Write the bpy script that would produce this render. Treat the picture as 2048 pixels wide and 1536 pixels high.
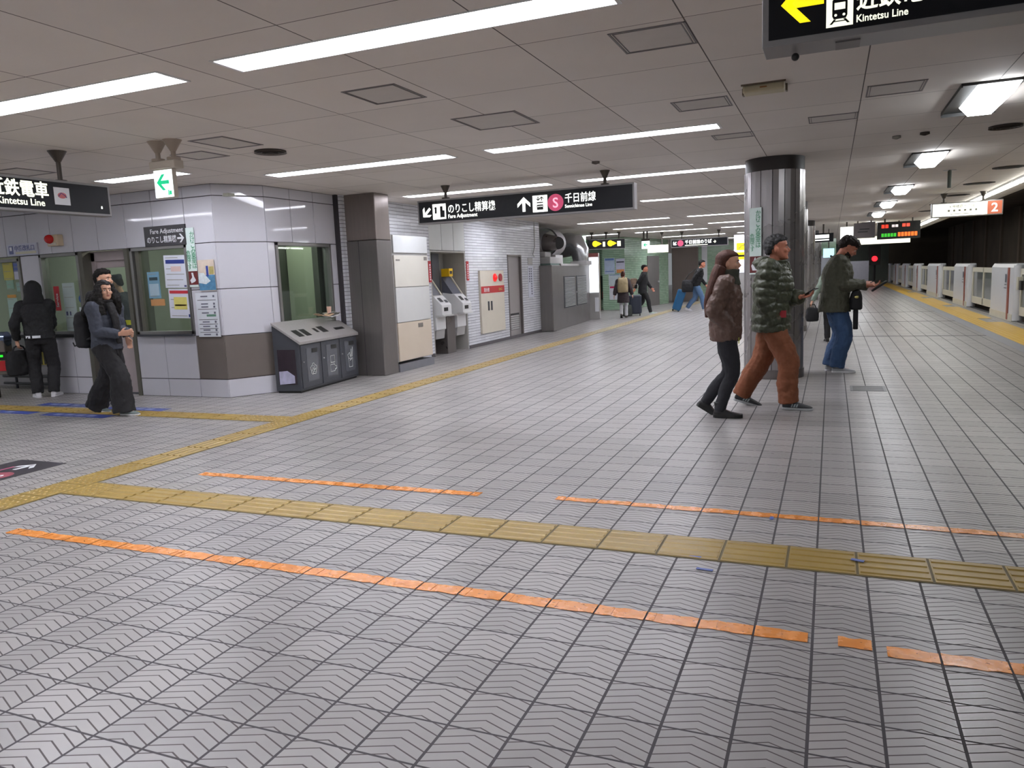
import bpy, bmesh, math, random
from mathutils import Vector, Matrix, Quaternion
random.seed(7)
PI = math.pi
SC = bpy.context.scene
COL = SC.collection
for o in list(bpy.data.objects):
    bpy.data.objects.remove(o)

# ---------------------------------------------------------------- camera, world, exposure
CAM_H = 1.456
cam_d = bpy.data.cameras.new('camera')
cam_d.sensor_fit = 'HORIZONTAL'
cam_d.sensor_width = 36.0
cam_d.lens = 36.0 * 1521.0 / 2048.0
cam_d.clip_start = 0.05
cam_d.clip_end = 200
cam = bpy.data.objects.new('camera', cam_d)
COL.objects.link(cam)
_p, _r, _y = 0.1396, -0.0418, -0.3998
_fwd = Vector((math.sin(_y) * math.cos(_p), math.cos(_y) * math.cos(_p), -math.sin(_p)))
_rt = Vector((math.cos(_y), -math.sin(_y), 0))
_up = _rt.cross(_fwd)
_r2 = _rt * math.cos(_r) + _up * math.sin(_r)
_u2 = -_rt * math.sin(_r) + _up * math.cos(_r)
cam.matrix_world = Matrix(((_r2.x, _u2.x, -_fwd.x, 0), (_r2.y, _u2.y, -_fwd.y, 0), (_r2.z, _u2.z, -_fwd.z, CAM_H), (0, 0, 0, 1)))
SC.camera = cam
SC.view_settings.view_transform = 'Standard'
SC.view_settings.look = 'None'
SC.view_settings.gamma = 1.0
SC.view_settings.use_curve_mapping = False
SC.view_settings.exposure = 0.0
W = bpy.data.worlds.new('world')
SC.world = W
W.use_nodes = True
W.node_tree.nodes['Background'].inputs[0].default_value = (0.9, 0.95, 1.0, 1)
W.node_tree.nodes['Background'].inputs[1].default_value = 0.25
TUBE = 24.5         # brightness of the fluorescent ceiling lights
TROUGH = 22.5

# ---------------------------------------------------------------- node helper
class N:
    """a node socket with arithmetic"""
    def __init__(s, nt, sock): s.nt, s.s = nt, sock
    def _op(s, op, *o, clamp=False):
        n = s.nt.nodes.new('ShaderNodeMath'); n.operation = op; n.use_clamp = clamp
        for i, a in enumerate((s,) + o):
            if isinstance(a, N): s.nt.links.new(a.s, n.inputs[i])
            else: n.inputs[i].default_value = a
        return N(s.nt, n.outputs[0])
    def __add__(s, o): return s._op('ADD', o)
    def __sub__(s, o): return s._op('SUBTRACT', o)
    def __mul__(s, o): return s._op('MULTIPLY', o)
    def __truediv__(s, o): return s._op('DIVIDE', o)
    def lt(s, o): return s._op('LESS_THAN', o)
    def gt(s, o): return s._op('GREATER_THAN', o)
    def fr(s): return s._op('FRACT')
    def fl(s): return s._op('FLOOR')
    def mx(s, o): return s._op('MAXIMUM', o)
    def mn(s, o): return s._op('MINIMUM', o)
    def ab(s): return s._op('ABSOLUTE')
    def inv(s): return s._op('MULTIPLY_ADD', -1.0, 1.0)

def srgb(c):
    if isinstance(c, (int, float)): c = (c, c, c)
    out = []
    for v in c:
        v = v / 255.0
        out.append(v / 12.92 if v <= 0.04045 else ((v + 0.055) / 1.055) ** 2.4)
    return tuple(out) + (1.0,)

class MatB:
    def __init__(s, name):
        s.m = bpy.data.materials.new(name); s.m.use_nodes = True
        s.nt = s.m.node_tree; s.b = s.nt.nodes['Principled BSDF']
    def new(s, t): return s.nt.nodes.new(t)
    def link(s, a, b): s.nt.links.new(a.s if isinstance(a, N) else a, b)
    def coords(s, kind='Object'):
        n = s.new('ShaderNodeTexCoord'); x = s.new('ShaderNodeSeparateXYZ'); s.link(n.outputs[kind], x.inputs[0])
        s.co = n.outputs[kind]
        return [N(s.nt, x.outputs[i]) for i in range(3)]
    def noise(s, scale, detail=2, vec=None):
        n = s.new('ShaderNodeTexNoise'); n.inputs['Scale'].default_value = scale; n.inputs['Detail'].default_value = detail
        if vec is not None: s.link(vec, n.inputs['Vector'])
        return N(s.nt, n.outputs['Fac'])
    def white(s, a, b):
        c = s.new('ShaderNodeCombineXYZ'); s.link(a, c.inputs[0]); s.link(b, c.inputs[1])
        n = s.new('ShaderNodeTexWhiteNoise'); n.noise_dimensions = '2D'; s.link(c.outputs[0], n.inputs['Vector'])
        return N(s.nt, n.outputs['Value'])
    def mix(s, fac, a, b):
        n = s.new('ShaderNodeMix'); n.data_type = 'RGBA'
        s.link(fac, n.inputs[0])
        for v, i in ((a, 6), (b, 7)):
            if isinstance(v, N) or hasattr(v, 'node'): s.link(v, n.inputs[i])
            else: n.inputs[i].default_value = v
        return N(s.nt, n.outputs[2])
    def bump(s, h, strength=0.3, dist=0.01):
        n = s.new('ShaderNodeBump'); n.inputs['Strength'].default_value = strength; n.inputs['Distance'].default_value = dist
        s.link(h, n.inputs['Height']); s.link(n.outputs[0], s.b.inputs['Normal'])
    def rough(s, v):
        if isinstance(v, N): s.link(v, s.b.inputs['Roughness'])
        else: s.b.inputs['Roughness'].default_value = v
    def color(s, v):
        if isinstance(v, N): s.link(v, s.b.inputs['Base Color'])
        else: s.b.inputs['Base Color'].default_value = v

_mats = {}
def mat(name, c=128, rough=0.5, metal=0.0, var=0.06, vscale=6.0, bump=0.0, bscale=60.0, spec=0.5, trans=0.0):
    """painted / cloth / metal surface with slight mottling"""
    if name in _mats: return _mats[name]
    k = MatB(name); base = srgb(c)
    k.coords()
    if var > 0:
        f = k.noise(vscale, 3, k.co)
        d = tuple(max(0, x * (1 - 2.2 * var)) for x in base[:3]) + (1,)
        l = tuple(min(1, x * (1 + 1.6 * var)) for x in base[:3]) + (1,)
        k.color(k.mix(f, d, l))
    else: k.color(base)
    k.rough(rough); k.b.inputs['Metallic'].default_value = metal
    k.b.inputs['Specular IOR Level'].default_value = spec
    if bump > 0: k.bump(k.noise(bscale, 3, k.co), bump, 0.01)
    if trans: k.b.inputs['Transmission Weight'].default_value = trans
    _mats[name] = k.m
    return k.m

def glow(name, c, strength, base=None):
    if name in _mats: return _mats[name]
    k = MatB(name); k.color(srgb(base if base is not None else c)); k.rough(0.4)
    k.b.inputs['Emission Color'].default_value = srgb(c)
    k.b.inputs['Emission Strength'].default_value = strength
    _mats[name] = k.m
    return k.m

def steel(name, c, rough=0.3, streak=0.12, axis=2, metal=0.65):
    if name in _mats: return _mats[name]
    k = MatB(name); k.coords()
    mp = k.new('ShaderNodeMapping'); sc = [60, 60, 60]; sc[axis] = 1.5; mp.inputs['Scale'].default_value = sc
    k.link(k.co, mp.inputs[0])
    f = k.noise(1.0, 3, mp.outputs[0]); g = k.noise(2.2, 3, k.co)
    base = srgb(c)
    d = tuple(x * (1 - 2 * streak) for x in base[:3]) + (1,); l = tuple(min(1, x * (1 + 2 * streak)) for x in base[:3]) + (1,)
    k.color(k.mix((f + g) * 0.5, d, l)); k.b.inputs['Metallic'].default_value = metal
    k.rough(g * 0.2 + (rough - 0.1))
    _mats[name] = k.m
    return k.m

# ---------------------------------------------------------------- mesh helper
class MB:
    def __init__(s): s.v = []; s.f = []
    def add(s, pts, faces):
        o = len(s.v); s.v += [tuple(p) for p in pts]; s.f += [tuple(i + o for i in f) for f in faces]; return s
    def box(s, x0, x1, y0, y1, z0, z1):
        p = [(x, y, z) for z in (z0, z1) for y in (y0, y1) for x in (x0, x1)]
        return s.add(p, [(0, 2, 3, 1), (4, 5, 7, 6), (0, 1, 5, 4), (2, 6, 7, 3), (0, 4, 6, 2), (1, 3, 7, 5)])
    def poly(s, pts): return s.add(pts, [tuple(range(len(pts)))])
    def rect(s, x0, x1, z0, z1, y=0.0): return s.poly([(x0, y, z0), (x1, y, z0), (x1, y, z1), (x0, y, z1)])
    def prism(s, pts, d):
        """closed polygon (3d points) pushed along vector d"""
        n = len(pts); d = Vector(d); a = [Vector(p) for p in pts]; b = [p + d for p in a]
        nrm = (a[1] - a[0]).cross(a[2] - a[1])
        fs = [tuple(range(n)), tuple(range(2 * n - 1, n - 1, -1))] + [(i, i + n, (i + 1) % n + n, (i + 1) % n) for i in range(n)]
        return s.add(a + b, fs)
    def cyl(s, p0, p1, r0, r1=None, n=16, cap=True):
        r1 = r0 if r1 is None else r1; p0 = Vector(p0); p1 = Vector(p1); d = (p1 - p0).normalized()
        a = d.orthogonal().normalized(); b = d.cross(a)
        ps = [p + (a * math.cos(2 * PI * i / n) + b * math.sin(2 * PI * i / n)) * r for p, r in ((p0, r0), (p1, r1)) for i in range(n)]
        fs = [(i, (i + 1) % n, (i + 1) % n + n, i + n) for i in range(n)]
        if cap: fs += [tuple(range(n - 1, -1, -1)), tuple(range(n, 2 * n))]
        return s.add(ps, fs)
    def tube(s, pts, r, n=8):
        rings = []
        pts = [Vector(p) for p in pts]
        for i, p in enumerate(pts):
            d = (pts[min(i + 1, len(pts) - 1)] - pts[max(i - 1, 0)]).normalized()
            ref = Vector((0, 0, 1)) if abs(d.z) < 0.9 else Vector((1, 0, 0))
            a = d.cross(ref).normalized(); b = d.cross(a)
            rr = r[i] if isinstance(r, (list, tuple)) else r
            rings.append([p + (a * math.cos(2 * PI * k / n) + b * math.sin(2 * PI * k / n)) * rr for k in range(n)])
        return s.loft(rings)
    def loft(s, rings, cap=True):
        n = len(rings[0]); ps = [p for r in rings for p in r]; fs = []
        for j in range(len(rings) - 1):
            for i in range(n):
                a = j * n + i; b = j * n + (i + 1) % n
                fs.append((a, b, b + n, a + n))
        if cap: fs += [tuple(range(n - 1, -1, -1)), tuple(range((len(rings) - 1) * n, len(rings) * n))]
        return s.add(ps, fs)
    def ball(s, c, r, nu=14, nv=8):
        if isinstance(r, (int, float)): r = (r, r, r)
        rings = []
        for j in range(nv + 1):
            t = -PI / 2 + PI * (j + 0.02) / (nv + 0.04)
            rings.append([(c[0] + r[0] * math.cos(t) * math.cos(2 * PI * i / nu), c[1] + r[1] * math.cos(t) * math.sin(2 * PI * i / nu), c[2] + r[2] * math.sin(t)) for i in range(nu)])
        return s.loft(rings)
    def disc(s, c, r, n=24, y=None):
        return s.poly([(c[0] + r * math.cos(2 * PI * i / n), c[1], c[2] + r * math.sin(2 * PI * i / n)) for i in range(n)])
    def mesh(s, name):
        me = bpy.data.meshes.new(name); me.from_pydata(s.v, [], s.f)
        bm = bmesh.new(); bm.from_mesh(me); bmesh.ops.recalc_face_normals(bm, faces=bm.faces); bm.to_mesh(me); bm.free()
        return me
    def build(s, name, m, parent=None, smooth=False, bevel=0.0, loc=None, rotz=0.0, flip=False):
        me = s.mesh(name)
        me.materials.append(m)
        if smooth:
            for p in me.polygons: p.use_smooth = True
            if smooth != 'all':
                try: me.set_sharp_from_angle(angle=math.radians(40))
                except Exception: pass
        o = bpy.data.objects.new(name, me); COL.objects.link(o)
        if parent is not None: o.parent = parent
        if loc is not None: o.location = loc
        if rotz: o.rotation_euler = (0, 0, rotz)
        if bevel > 0:
            b = o.modifiers.new('bevel', 'BEVEL'); b.width = bevel; b.segments = 2; b.limit_method = 'ANGLE'
        return o

def tag(o, label, cat, group=None, kind=None):
    if label: o['label'] = label
    if cat: o['category'] = cat
    if group: o['group'] = group
    if kind: o['kind'] = kind
    return o
def thing(name, label, cat, loc=(0, 0, 0), rotz=0.0, group=None):
    o = bpy.data.objects.new(name, None); COL.objects.link(o)
    o.empty_display_size = 0.1
    o.location = loc; o.rotation_euler = (0, 0, rotz)
    return tag(o, label, cat, group)
def struct(name, mb, m, label=None, **k):
    o = mb.build(name, m, **k); o['kind'] = 'structure'
    if label: o['label'] = label
    return o
def copy_tree(o, parent=None):
    c = o.copy(); COL.objects.link(c)
    if parent is not None: c.parent = parent
    for ch in list(o.children): copy_tree(ch, c)
    return c
def dup(o, loc, label=None, rotz=None, group=None):
    c = copy_tree(o); c.location = loc
    if rotz is not None: c.rotation_euler = (0, 0, rotz)
    if label: c['label'] = label
    if group: c['group'] = group
    return c

_dg = None
def txt(body, size, m, parent, x, z, y=-0.004, name='lettering', align='LEFT', bold=0.0, sx=1.0, rot=0.0, spacing=1.0, label=None, vertical=False):
    """raised lettering on a face that looks towards local -Y; (x, z) is the left (or centre) of the baseline"""
    c = bpy.data.curves.new(name, 'FONT')
    c.body = '\n'.join(body) if vertical else body
    c.size = size; c.align_x = align; c.extrude = 0.0008; c.offset = bold * size; c.space_character = spacing
    c.resolution_u = 3
    if vertical: c.space_line = 0.78
    o = bpy.data.objects.new(name, c); COL.objects.link(o)
    dg = bpy.context.evaluated_depsgraph_get(); dg.update()
    me = bpy.data.meshes.new_from_object(o.evaluated_get(dg))
    bpy.data.objects.remove(o); bpy.data.curves.remove(c)
    me.transform(Matrix.Translation((x, y, z)) @ Matrix.Rotation(rot, 4, 'Y') @ Matrix.Rotation(PI / 2, 4, 'X') @ Matrix.Diagonal((sx, 1, 1, 1)))
    me.materials.clear(); me.materials.append(m)
    o = bpy.data.objects.new(name, me); COL.objects.link(o)
    if parent is not None: o.parent = parent
    if label: o['label'] = label
    return o
# ---------------------------------------------------------------- shared materials
T = 0.22                                   # floor tile pitch
TX, TY = -5.2146 * T, 12.3112 * T          # a tile corner
CZ = 2.82                                  # ceiling height
K = (CZ - CAM_H) / (2.78 - CAM_H)

def wpos(k):
    g = k.new('ShaderNodeNewGeometry'); x = k.new('ShaderNodeSeparateXYZ'); k.link(g.outputs['Position'], x.inputs[0])
    k.co = g.outputs['Position']
    return [N(k.nt, x.outputs[i]) for i in range(3)]
def tile_pattern(k):
    x, y, z = wpos(k)
    u = (x - TX) / T + 200.0; v = (y - TY) / T + 200.0
    fu, fv = u.fr(), v.fr()
    ju = (fu.mn(fu.inv())).lt(0.024)
    jv = (fv.mn(fv.inv())).lt(0.019)
    ch = ((fv + 4.0 - 0.08 - fu.mn(fu.inv()) * 0.4) / 0.2).fr()
    chv = (ch.lt(0.13))
    return u, v, ju.mx(jv), chv
def floor_mat():
    k = MatB('chevron_tile')
    u, v, j, c = tile_pattern(k)
    n1 = k.noise(0.9, 3, k.co); n2 = k.noise(9, 3, k.co)
    rnd = k.white(u.fl(), v.fl())
    lum = rnd * 0.30 + n1 * 0.45 + n2 * 0.25
    base = k.mix(lum, srgb((130, 127, 126)), srgb((186, 182, 179)))
    grv = k.mix(n2, srgb((62, 54, 54)), srgb((92, 84, 82)))
    jnt = k.mix(n2, srgb((44, 42, 46)), srgb((70, 66, 68)))
    k.color(k.mix(j, k.mix(c, base, grv), jnt))
    k.rough((n2 * 0.16 + 0.24) + j.mx(c) * 0.3)
    k.bump(j.mx(c).inv() + n2 * 0.15, 0.35, 0.004)
    k.b.inputs['Specular IOR Level'].default_value = 0.55
    return k.m
def tape_mat():
    k = MatB('orange_tape')
    u, v, j, c = tile_pattern(k)
    n = k.noise(14, 3, k.co); n2 = k.noise(60, 2, k.co)
    base = k.mix(n, srgb((214, 124, 44)), srgb((240, 164, 90)))
    wear = (n2.gt(0.62)) * c
    k.color(k.mix(wear, base, srgb((110, 62, 28))))
    k.rough(n * 0.25 + 0.14)
    k.bump(c.inv() * 0.6 + n * 0.9, 0.5, 0.006)
    return k.m
def tactile_mat(name, a, b):
    k = MatB(name); wpos(k)
    n = k.noise(5, 3, k.co); n2 = k.noise(70, 2, k.co)
    k.color(k.mix(n * 0.7 + n2 * 0.3, srgb(a), srgb(b))); k.rough(n2 * 0.3 + 0.22)
    k.bump(n2, 0.1, 0.003)
    return k.m
def ceiling_mat():
    k = MatB('ceiling_panel')
    x, y, z = wpos(k)
    u = (x + 1.745) / 0.975 + 100.0; v = (y - 3.45) / 0.983 + 100.0
    fu, fv = u.fr(), v.fr()
    ju = (fu.mn(fu.inv())).lt(0.0042); jv = (fv.mn(fv.inv())).lt(0.0036)
    n = k.noise(1.3, 3, k.co); s = k.noise(260, 2, k.co); rnd = k.white(u.fl(), v.fl())
    base = k.mix(n * 0.5 + rnd * 0.3 + s * 0.2, srgb((200, 192, 185)), srgb((226, 219, 212)))
    k.color(k.mix(ju.mx(jv), base, srgb((84, 76, 72)))); k.rough(0.8)
    k.bump(ju.mx(jv).inv() + s * 0.1, 0.3, 0.004)
    return k.m
def brick_mat(name, a, b, joint, h=0.058, w=0.23, rough=0.16, jw=0.075, vj=0.008):
    k = MatB(name)
    x, y, z = k.coords()
    v = z / h + 100.0; fv = v.fr(); row = v.fl()
    u = x / w + (row * 0.5).fr() * 0.0 + 100.0; fu = u.fr()
    jv = fv.lt(jw); ju = fu.lt(vj) 
    rnd = k.white(u.fl(), row); n = k.noise(1.5, 3, k.co)
    base = k.mix(rnd * 0.6 + n * 0.4, srgb(a), srgb(b))
    k.color(k.mix(jv.mx(ju * 0.5), base, srgb(joint))); k.rough(jv * 0.5 + rough)  # horizontal joints coloured darker for the shadow in them, vertical ones fainter
    k.bump(jv.mx(ju).inv(), 0.4, 0.006)
    return k.m
def glass_mat(name, tint=(232, 240, 236), refl=0.12):
    k = MatB(name); nt = k.nt
    out = nt.nodes['Material Output']; nt.nodes.remove(k.b)
    t = nt.nodes.new('ShaderNodeBsdfTransparent'); t.inputs[0].default_value = srgb(tint)
    g = nt.nodes.new('ShaderNodeBsdfGlossy'); g.inputs['Roughness'].default_value = 0.02
    lw = nt.nodes.new('ShaderNodeLayerWeight'); lw.inputs[0].default_value = 0.5
    pw = nt.nodes.new('ShaderNodeMath'); pw.operation = 'POWER'; pw.inputs[1].default_value = 4.0; nt.links.new(lw.outputs['Facing'], pw.inputs[0])
    ml = nt.nodes.new('ShaderNodeMath'); ml.operation = 'MULTIPLY_ADD'; ml.inputs[1].default_value = 0.6; ml.inputs[2].default_value = 0.05; nt.links.new(pw.outputs[0], ml.inputs[0])
    m = nt.nodes.new('ShaderNodeMixShader')
    nt.links.new(ml.outputs[0], m.inputs[0]); nt.links.new(t.outputs[0], m.inputs[1]); nt.links.new(g.outputs[0], m.inputs[2])
    nt.links.new(m.outputs[0], out.inputs[0])
    return k.m

M_FLOOR = floor_mat(); M_TAPE = tape_mat(); M_CEIL = ceiling_mat()
M_TACT = tactile_mat('tactile_ochre', (140, 114, 50), (172, 146, 80))
M_TACTY = tactile_mat('tactile_bright', (206, 160, 44), (236, 196, 84))
M_BRICK = brick_mat('white_glazed_brick', (206, 208, 214), (232, 233, 238), (66, 66, 74), jw=0.11)
M_GREEN = brick_mat('green_glazed_brick', (142, 172, 146), (172, 198, 172), (44, 52, 48), h=0.072, jw=0.13)
M_GLASS = glass_mat('clear_glass')
M_PANEL = mat('enamel_panel', (206, 205, 212), 0.05, var=0.015, vscale=1.5)
M_PBROWN = mat('enamel_panel_brown', (112, 104, 98), 0.3, var=0.05, vscale=3)
M_JOINT = mat('dark_joint', (58, 54, 58), 0.7)
M_STEEL = steel('stainless_steel', (176, 174, 176), 0.3)
M_STEELD = steel('stainless_dark', (118, 112, 110), 0.3)
M_ALU = mat('aluminium_frame', (150, 148, 146), 0.35, 0.8, var=0.03)
M_BLACK = mat('black_paint', 26, 0.45)
M_DKGREY = mat('dark_grey_paint', (62, 64, 70), 0.4)
M_WHITE = mat('white_paint', (222, 222, 222), 0.4, var=0.02)
M_CREAM = mat('cream_paint', (214, 206, 190), 0.35, var=0.03)
M_GREYP = mat('grey_paint', (168, 166, 164), 0.45, var=0.03)
M_PAPER = mat('white_paper', (232, 234, 238), 0.6, var=0.01)
M_INK = mat('dark_ink', (52, 52, 60), 0.6, var=0)
M_RED = mat('red_paint', (188, 40, 42), 0.4, var=0.03)
M_TUNNEL = mat('tunnel_soot', (112, 100, 88), 0.9, var=0.2, vscale=0.6, bump=0.3, bscale=8)
M_ROOM = mat('office_wall', (188, 190, 176), 0.7, var=0.03)
M_BLIND = mat('pale_green_blind', (166, 172, 152), 0.7, var=0.02)

# ---------------------------------------------------------------- floor, track, ceiling
PE = 3.95                                   # platform edge
m = MB(); m.poly([(-15, -5, 0), (PE, -5, 0), (PE, 78, 0), (-15, 78, 0)])
struct('floor', m, M_FLOOR)
m = MB(); m.box(PE - 0.25, PE - 0.02, -5, 78, -1.2, -0.003)
struct('trim_1', m, mat('platform_edge_concrete', (104, 102, 100), 0.8))
m = MB(); m.box(PE - 0.02, 8.2, -5, 78, -1.3, -1.15)
struct('floor_trackbed', m, M_TUNNEL)
m = MB(); m.box(8.0, 8.2, -5, 78, -1.2, 4.2)
struct('wall_tunnel', m, M_TUNNEL)
m = MB(); m.box(3.6, 8.2, 66, 66.2, -1.2, 4.2)
struct('wall_tunnel_end', m, M_TUNNEL)
m = MB(); m.box(3.45, 8.2, -5, 78, 3.75, 3.9)
struct('ceiling_tunnel', m, M_TUNNEL)
m = MB(); m.box(3.62, 3.75, -5, 60, CZ + 0.02, 3.75)
struct('trim_2', m, mat('soot_beam', (46, 42, 38), 0.9))

# ceiling: a slab with openings for the recessed lights, built as strips between light rows
LIGHTS = []      # (x0, x1, y centre)
rows = [(-4.1, 0.30), (-0.15, 0.30), (3.90, 0.28), (7.82, 0.28), (11.08, 0.28), (15.05, 0.28), (20.3, 0.28), (23.95, 0.28), (26.9, 0.28), (31.7, 0.28), (36.5, 0.28), (41.5, 0.28), (46.5, 0.28), (51.5, 0.28), (56.5, 0.28)]  # last four rows added to brighten the far platform end
for yy, w in rows:
    LIGHTS.append((-3.47, -1.02, yy))
    LIGHTS.append((-6.42, -3.92, yy))
LIGHTS.append((-8.28, -6.98, 6.95))
LIGHTS.append((-8.95, -7.0, 26.8)); LIGHTS.append((-9.6, -7.2, 2.6)); LIGHTS.append((-12.3, -9.9, 4.9))
HW = 0.135
m = MB()
X0, X1, Y0, Y1 = -15.0, 3.62, -5.0, 62.0
ys = sorted(set([Y0, Y1] + [v for l in LIGHTS for v in (l[2] - HW, l[2] + HW)]))
for a, b in zip(ys[:-1], ys[1:]):
    mid = (a + b) / 2
    cuts = sorted([(l[0], l[1]) for l in LIGHTS if abs(l[2] - mid) < HW])
    x = X0
    for c0, c1 in cuts:
        m.poly([(x, a, CZ), (x, b, CZ), (c0, b, CZ), (c0, a, CZ)]); x = c1
    m.poly([(x, a, CZ), (x, b, CZ), (X1, b, CZ), (X1, a, CZ)])
struct('ceiling', m, M_CEIL)
m = MB(); m.box(X0, X1, Y0, Y1, CZ + 0.2, CZ + 0.3)
struct('ceiling_slab', m, M_GREYP)

# recessed fluorescent lights
M_TUBE = glow('fluorescent_tube', (247, 248, 254), TUBE)
M_TRGH = glow('glowing_reflector', (246, 247, 254), TROUGH * 0.55)  # trough slopes emit themselves, standing in for tube light on them
M_REFL = mat('white_reflector', (236, 236, 240), 0.35, var=0)
def recessed_light(x0, x1, y, label):
    L = (x1 - x0) / 2
    t = thing('fluorescent_light', label, 'light', ((x0 + x1) / 2, y, CZ), 0, 'recessed fluorescent lights in the ceiling')
    m = MB()
    for s in (-1, 1):
        m.poly([(-L, s * HW, 0), (L, s * HW, 0), (L, s * 0.06, 0.09), (-L, s * 0.06, 0.09)])
        m.poly([(s * L, -HW, 0), (s * L, HW, 0), (s * (L - 0.02), 0.06, 0.09), (s * (L - 0.02), -0.06, 0.09)])
    m.build('reflector', M_TRGH, t)
    m = MB(); m.poly([(-L, -0.06, 0.09), (L, -0.06, 0.09), (L, 0.06, 0.09), (-L, 0.06, 0.09)])
    m.build('back_plate', M_TUBE, t)  # plate glows like the tubes so the whole trough looks lit
    n = 2 if L > 0.9 else 1
    for i in range(n):
        a = -L + 0.06 + i * (2 * L - 0.06) / n; b = -L + (i + 1) * (2 * L - 0.06) / n
        m = MB(); m.cyl((a, 0, 0.045), (b, 0, 0.045), 0.016, n=10); m.build('tube', M_TUBE, t, smooth=True)
    m = MB()
    for s in (-1, 1):
        m.box(-L - 0.012, L + 0.012, s * HW - 0.006, s * HW + 0.006, -0.006, 0.003)
        m.box(s * L - 0.012, s * L + 0.012, -HW, HW, -0.006, 0.003)
    m.build('rim', M_WHITE, t)
    return t
_nm = ['nearest', 'second', 'third', 'fourth', 'fifth', 'sixth', 'seventh', 'eighth', 'ninth', 'tenth', 'eleventh', 'twelfth', 'added thirteenth', 'fourteenth']
for x0, x1, y in LIGHTS:
    if y == 6.95: lb = 'short recessed fluorescent light in front of the fare adjustment office, behind the green arrow sign'
    elif y == 26.8: lb = 'short recessed fluorescent light by the green wall, left of the far yellow arrow sign'
    elif y in (2.6, 4.9): lb = 'recessed fluorescent light over the ticket gate passage, ' + ('nearer the viewpoint' if y < 3 else 'farther toward the gate')
    elif y < 3: lb = 'recessed fluorescent ceiling light behind the viewpoint, %s row, ' % ('first' if y > -1 else 'second') + ('platform' if x0 > -3.6 else 'office') + ' side' 
    else:
        i = [r[0] for r in rows if r[0] > 3].index(y)
        lb = 'long recessed fluorescent ceiling light, %s row away, %s of its row' % (_nm[i], 'platform-side one' if x0 > -3.6 else 'wall-side one')
    recessed_light(x0, x1, y, lb)

# ---------------------------------------------------------------- office walls clad in enamel panels
ROWS = [(0.0, 0.25), (0.25, 0.84), (0.84, 1.46), (1.46, 2.07), (2.07, 2.67), (2.67, CZ)]
G = 0.005
def panels(name, p0, ang, items, depth=0.06, length=None, holes=()):
    """items: (u0, u1, z0, z1, brown?); a joint-coloured core with raised panels"""
    core = MB(); pw = MB(); pb = MB()
    for (u0, u1, z0, z1, br) in items:
        core.box(u0, u1, 0.012, depth, z0, z1)
        (pb if br else pw).box(u0 + G, u1 - G, 0.0, 0.014, z0 + G, z1 - G)
    w = struct(name, core, M_JOINT, loc=p0, rotz=ang)
    o = pw.build('enamel_cladding', M_PANEL, w, bevel=0.003)
    if pb.v: pb.build('brown_cladding', M_PBROWN, w, bevel=0.003, )['label'] = 'grey-brown panels'
    return w
it = []
seam = [-7.46, -7.955, -8.53, -9.05, -9.60, -10.10, -10.56, -11.05, -11.55, -12.05, -12.55, -13.05, -14.0]
for a, b in zip(seam[1:], seam[:-1]):
    it.append((a, b, 2.07, 2.67, 0)); it.append((a, b, 2.67, CZ, 0))
for z0, z1 in ROWS[:4]: it.append((-7.955, -7.46, z0, z1, z0 == 0.25))
for a, b in ((-9.05, -8.53), (-8.53, -7.955)):
    it.append((a, b, 0, 0.25, 0)); it.append((a, b, 0.25, 0.87, 0))
for a, b in ((-10.75, -10.35), (-10.35, -10.02)):
    it.append((a, b, 0, 0.25, 0)); it.append((a, b, 0.25, 0.87, 0))
it.append((-11.28, -10.84, 0.87, 2.07, 0))
panels('wall_office', (0, 7.87, 0), 0, it)
# rounded end of the counter wall
m = MB(); mj = MB()
for z0, z1 in ((0.0, 0.245), (0.255, 0.87)):
    ring = [(-10.75 - 0.22 * math.sin(t), 7.87 + 0.22 - 0.22 * math.cos(t)) for t in [i * PI / 16 for i in range(9)]]
    for a, b in zip(ring[:-1], ring[1:]):
        m.poly([(a[0], a[1], z0), (b[0], b[1], z0), (b[0], b[1], z1), (a[0], a[1], z1)])
    m.poly([(-10.97, 8.09, z0), (-10.97, 8.5, z0), (-10.97, 8.5, z1), (-10.97, 8.09, z1)])
struct('wall_counter_end', m, M_PANEL, smooth=True)
m = MB(); m.box(-14, -10.97, 8.42, 8.5, 0, 0.87)
w = struct('wall_gate_side', m, mat('grey_wall_tile', (150, 148, 150), 0.35))
# chamfered corner
c0 = Vector((-7.46, 7.87)); c1 = Vector((-7.10, 8.45)); cl = (c1 - c0).length
panels('wall_corner', (c0.x, c0.y, 0), math.atan2(c1.y - c0.y, c1.x - c0.x), [(0, cl, a, b, a == 0.25) for a, b in ROWS])
# side towards the platform: local x runs along +Y
it = []
for a, b in ((8.45, 8.99), (8.99, 9.52), (9.52, 10.05)):
    it.append((a, b, 2.07, 2.67, 0)); it.append((a, b, 2.67, CZ, 0)); it.append((a, b, 0, 0.25, 0)); it.append((a, b, 0.25, 0.87, 0))
for a, b in ROWS[2:4]: it.append((8.45, 8.60, a, b, 0)); it.append((9.86, 10.05, a, b, 0))
panels('wall_office_side', (-7.10, 0, 0), PI / 2, it)

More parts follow.
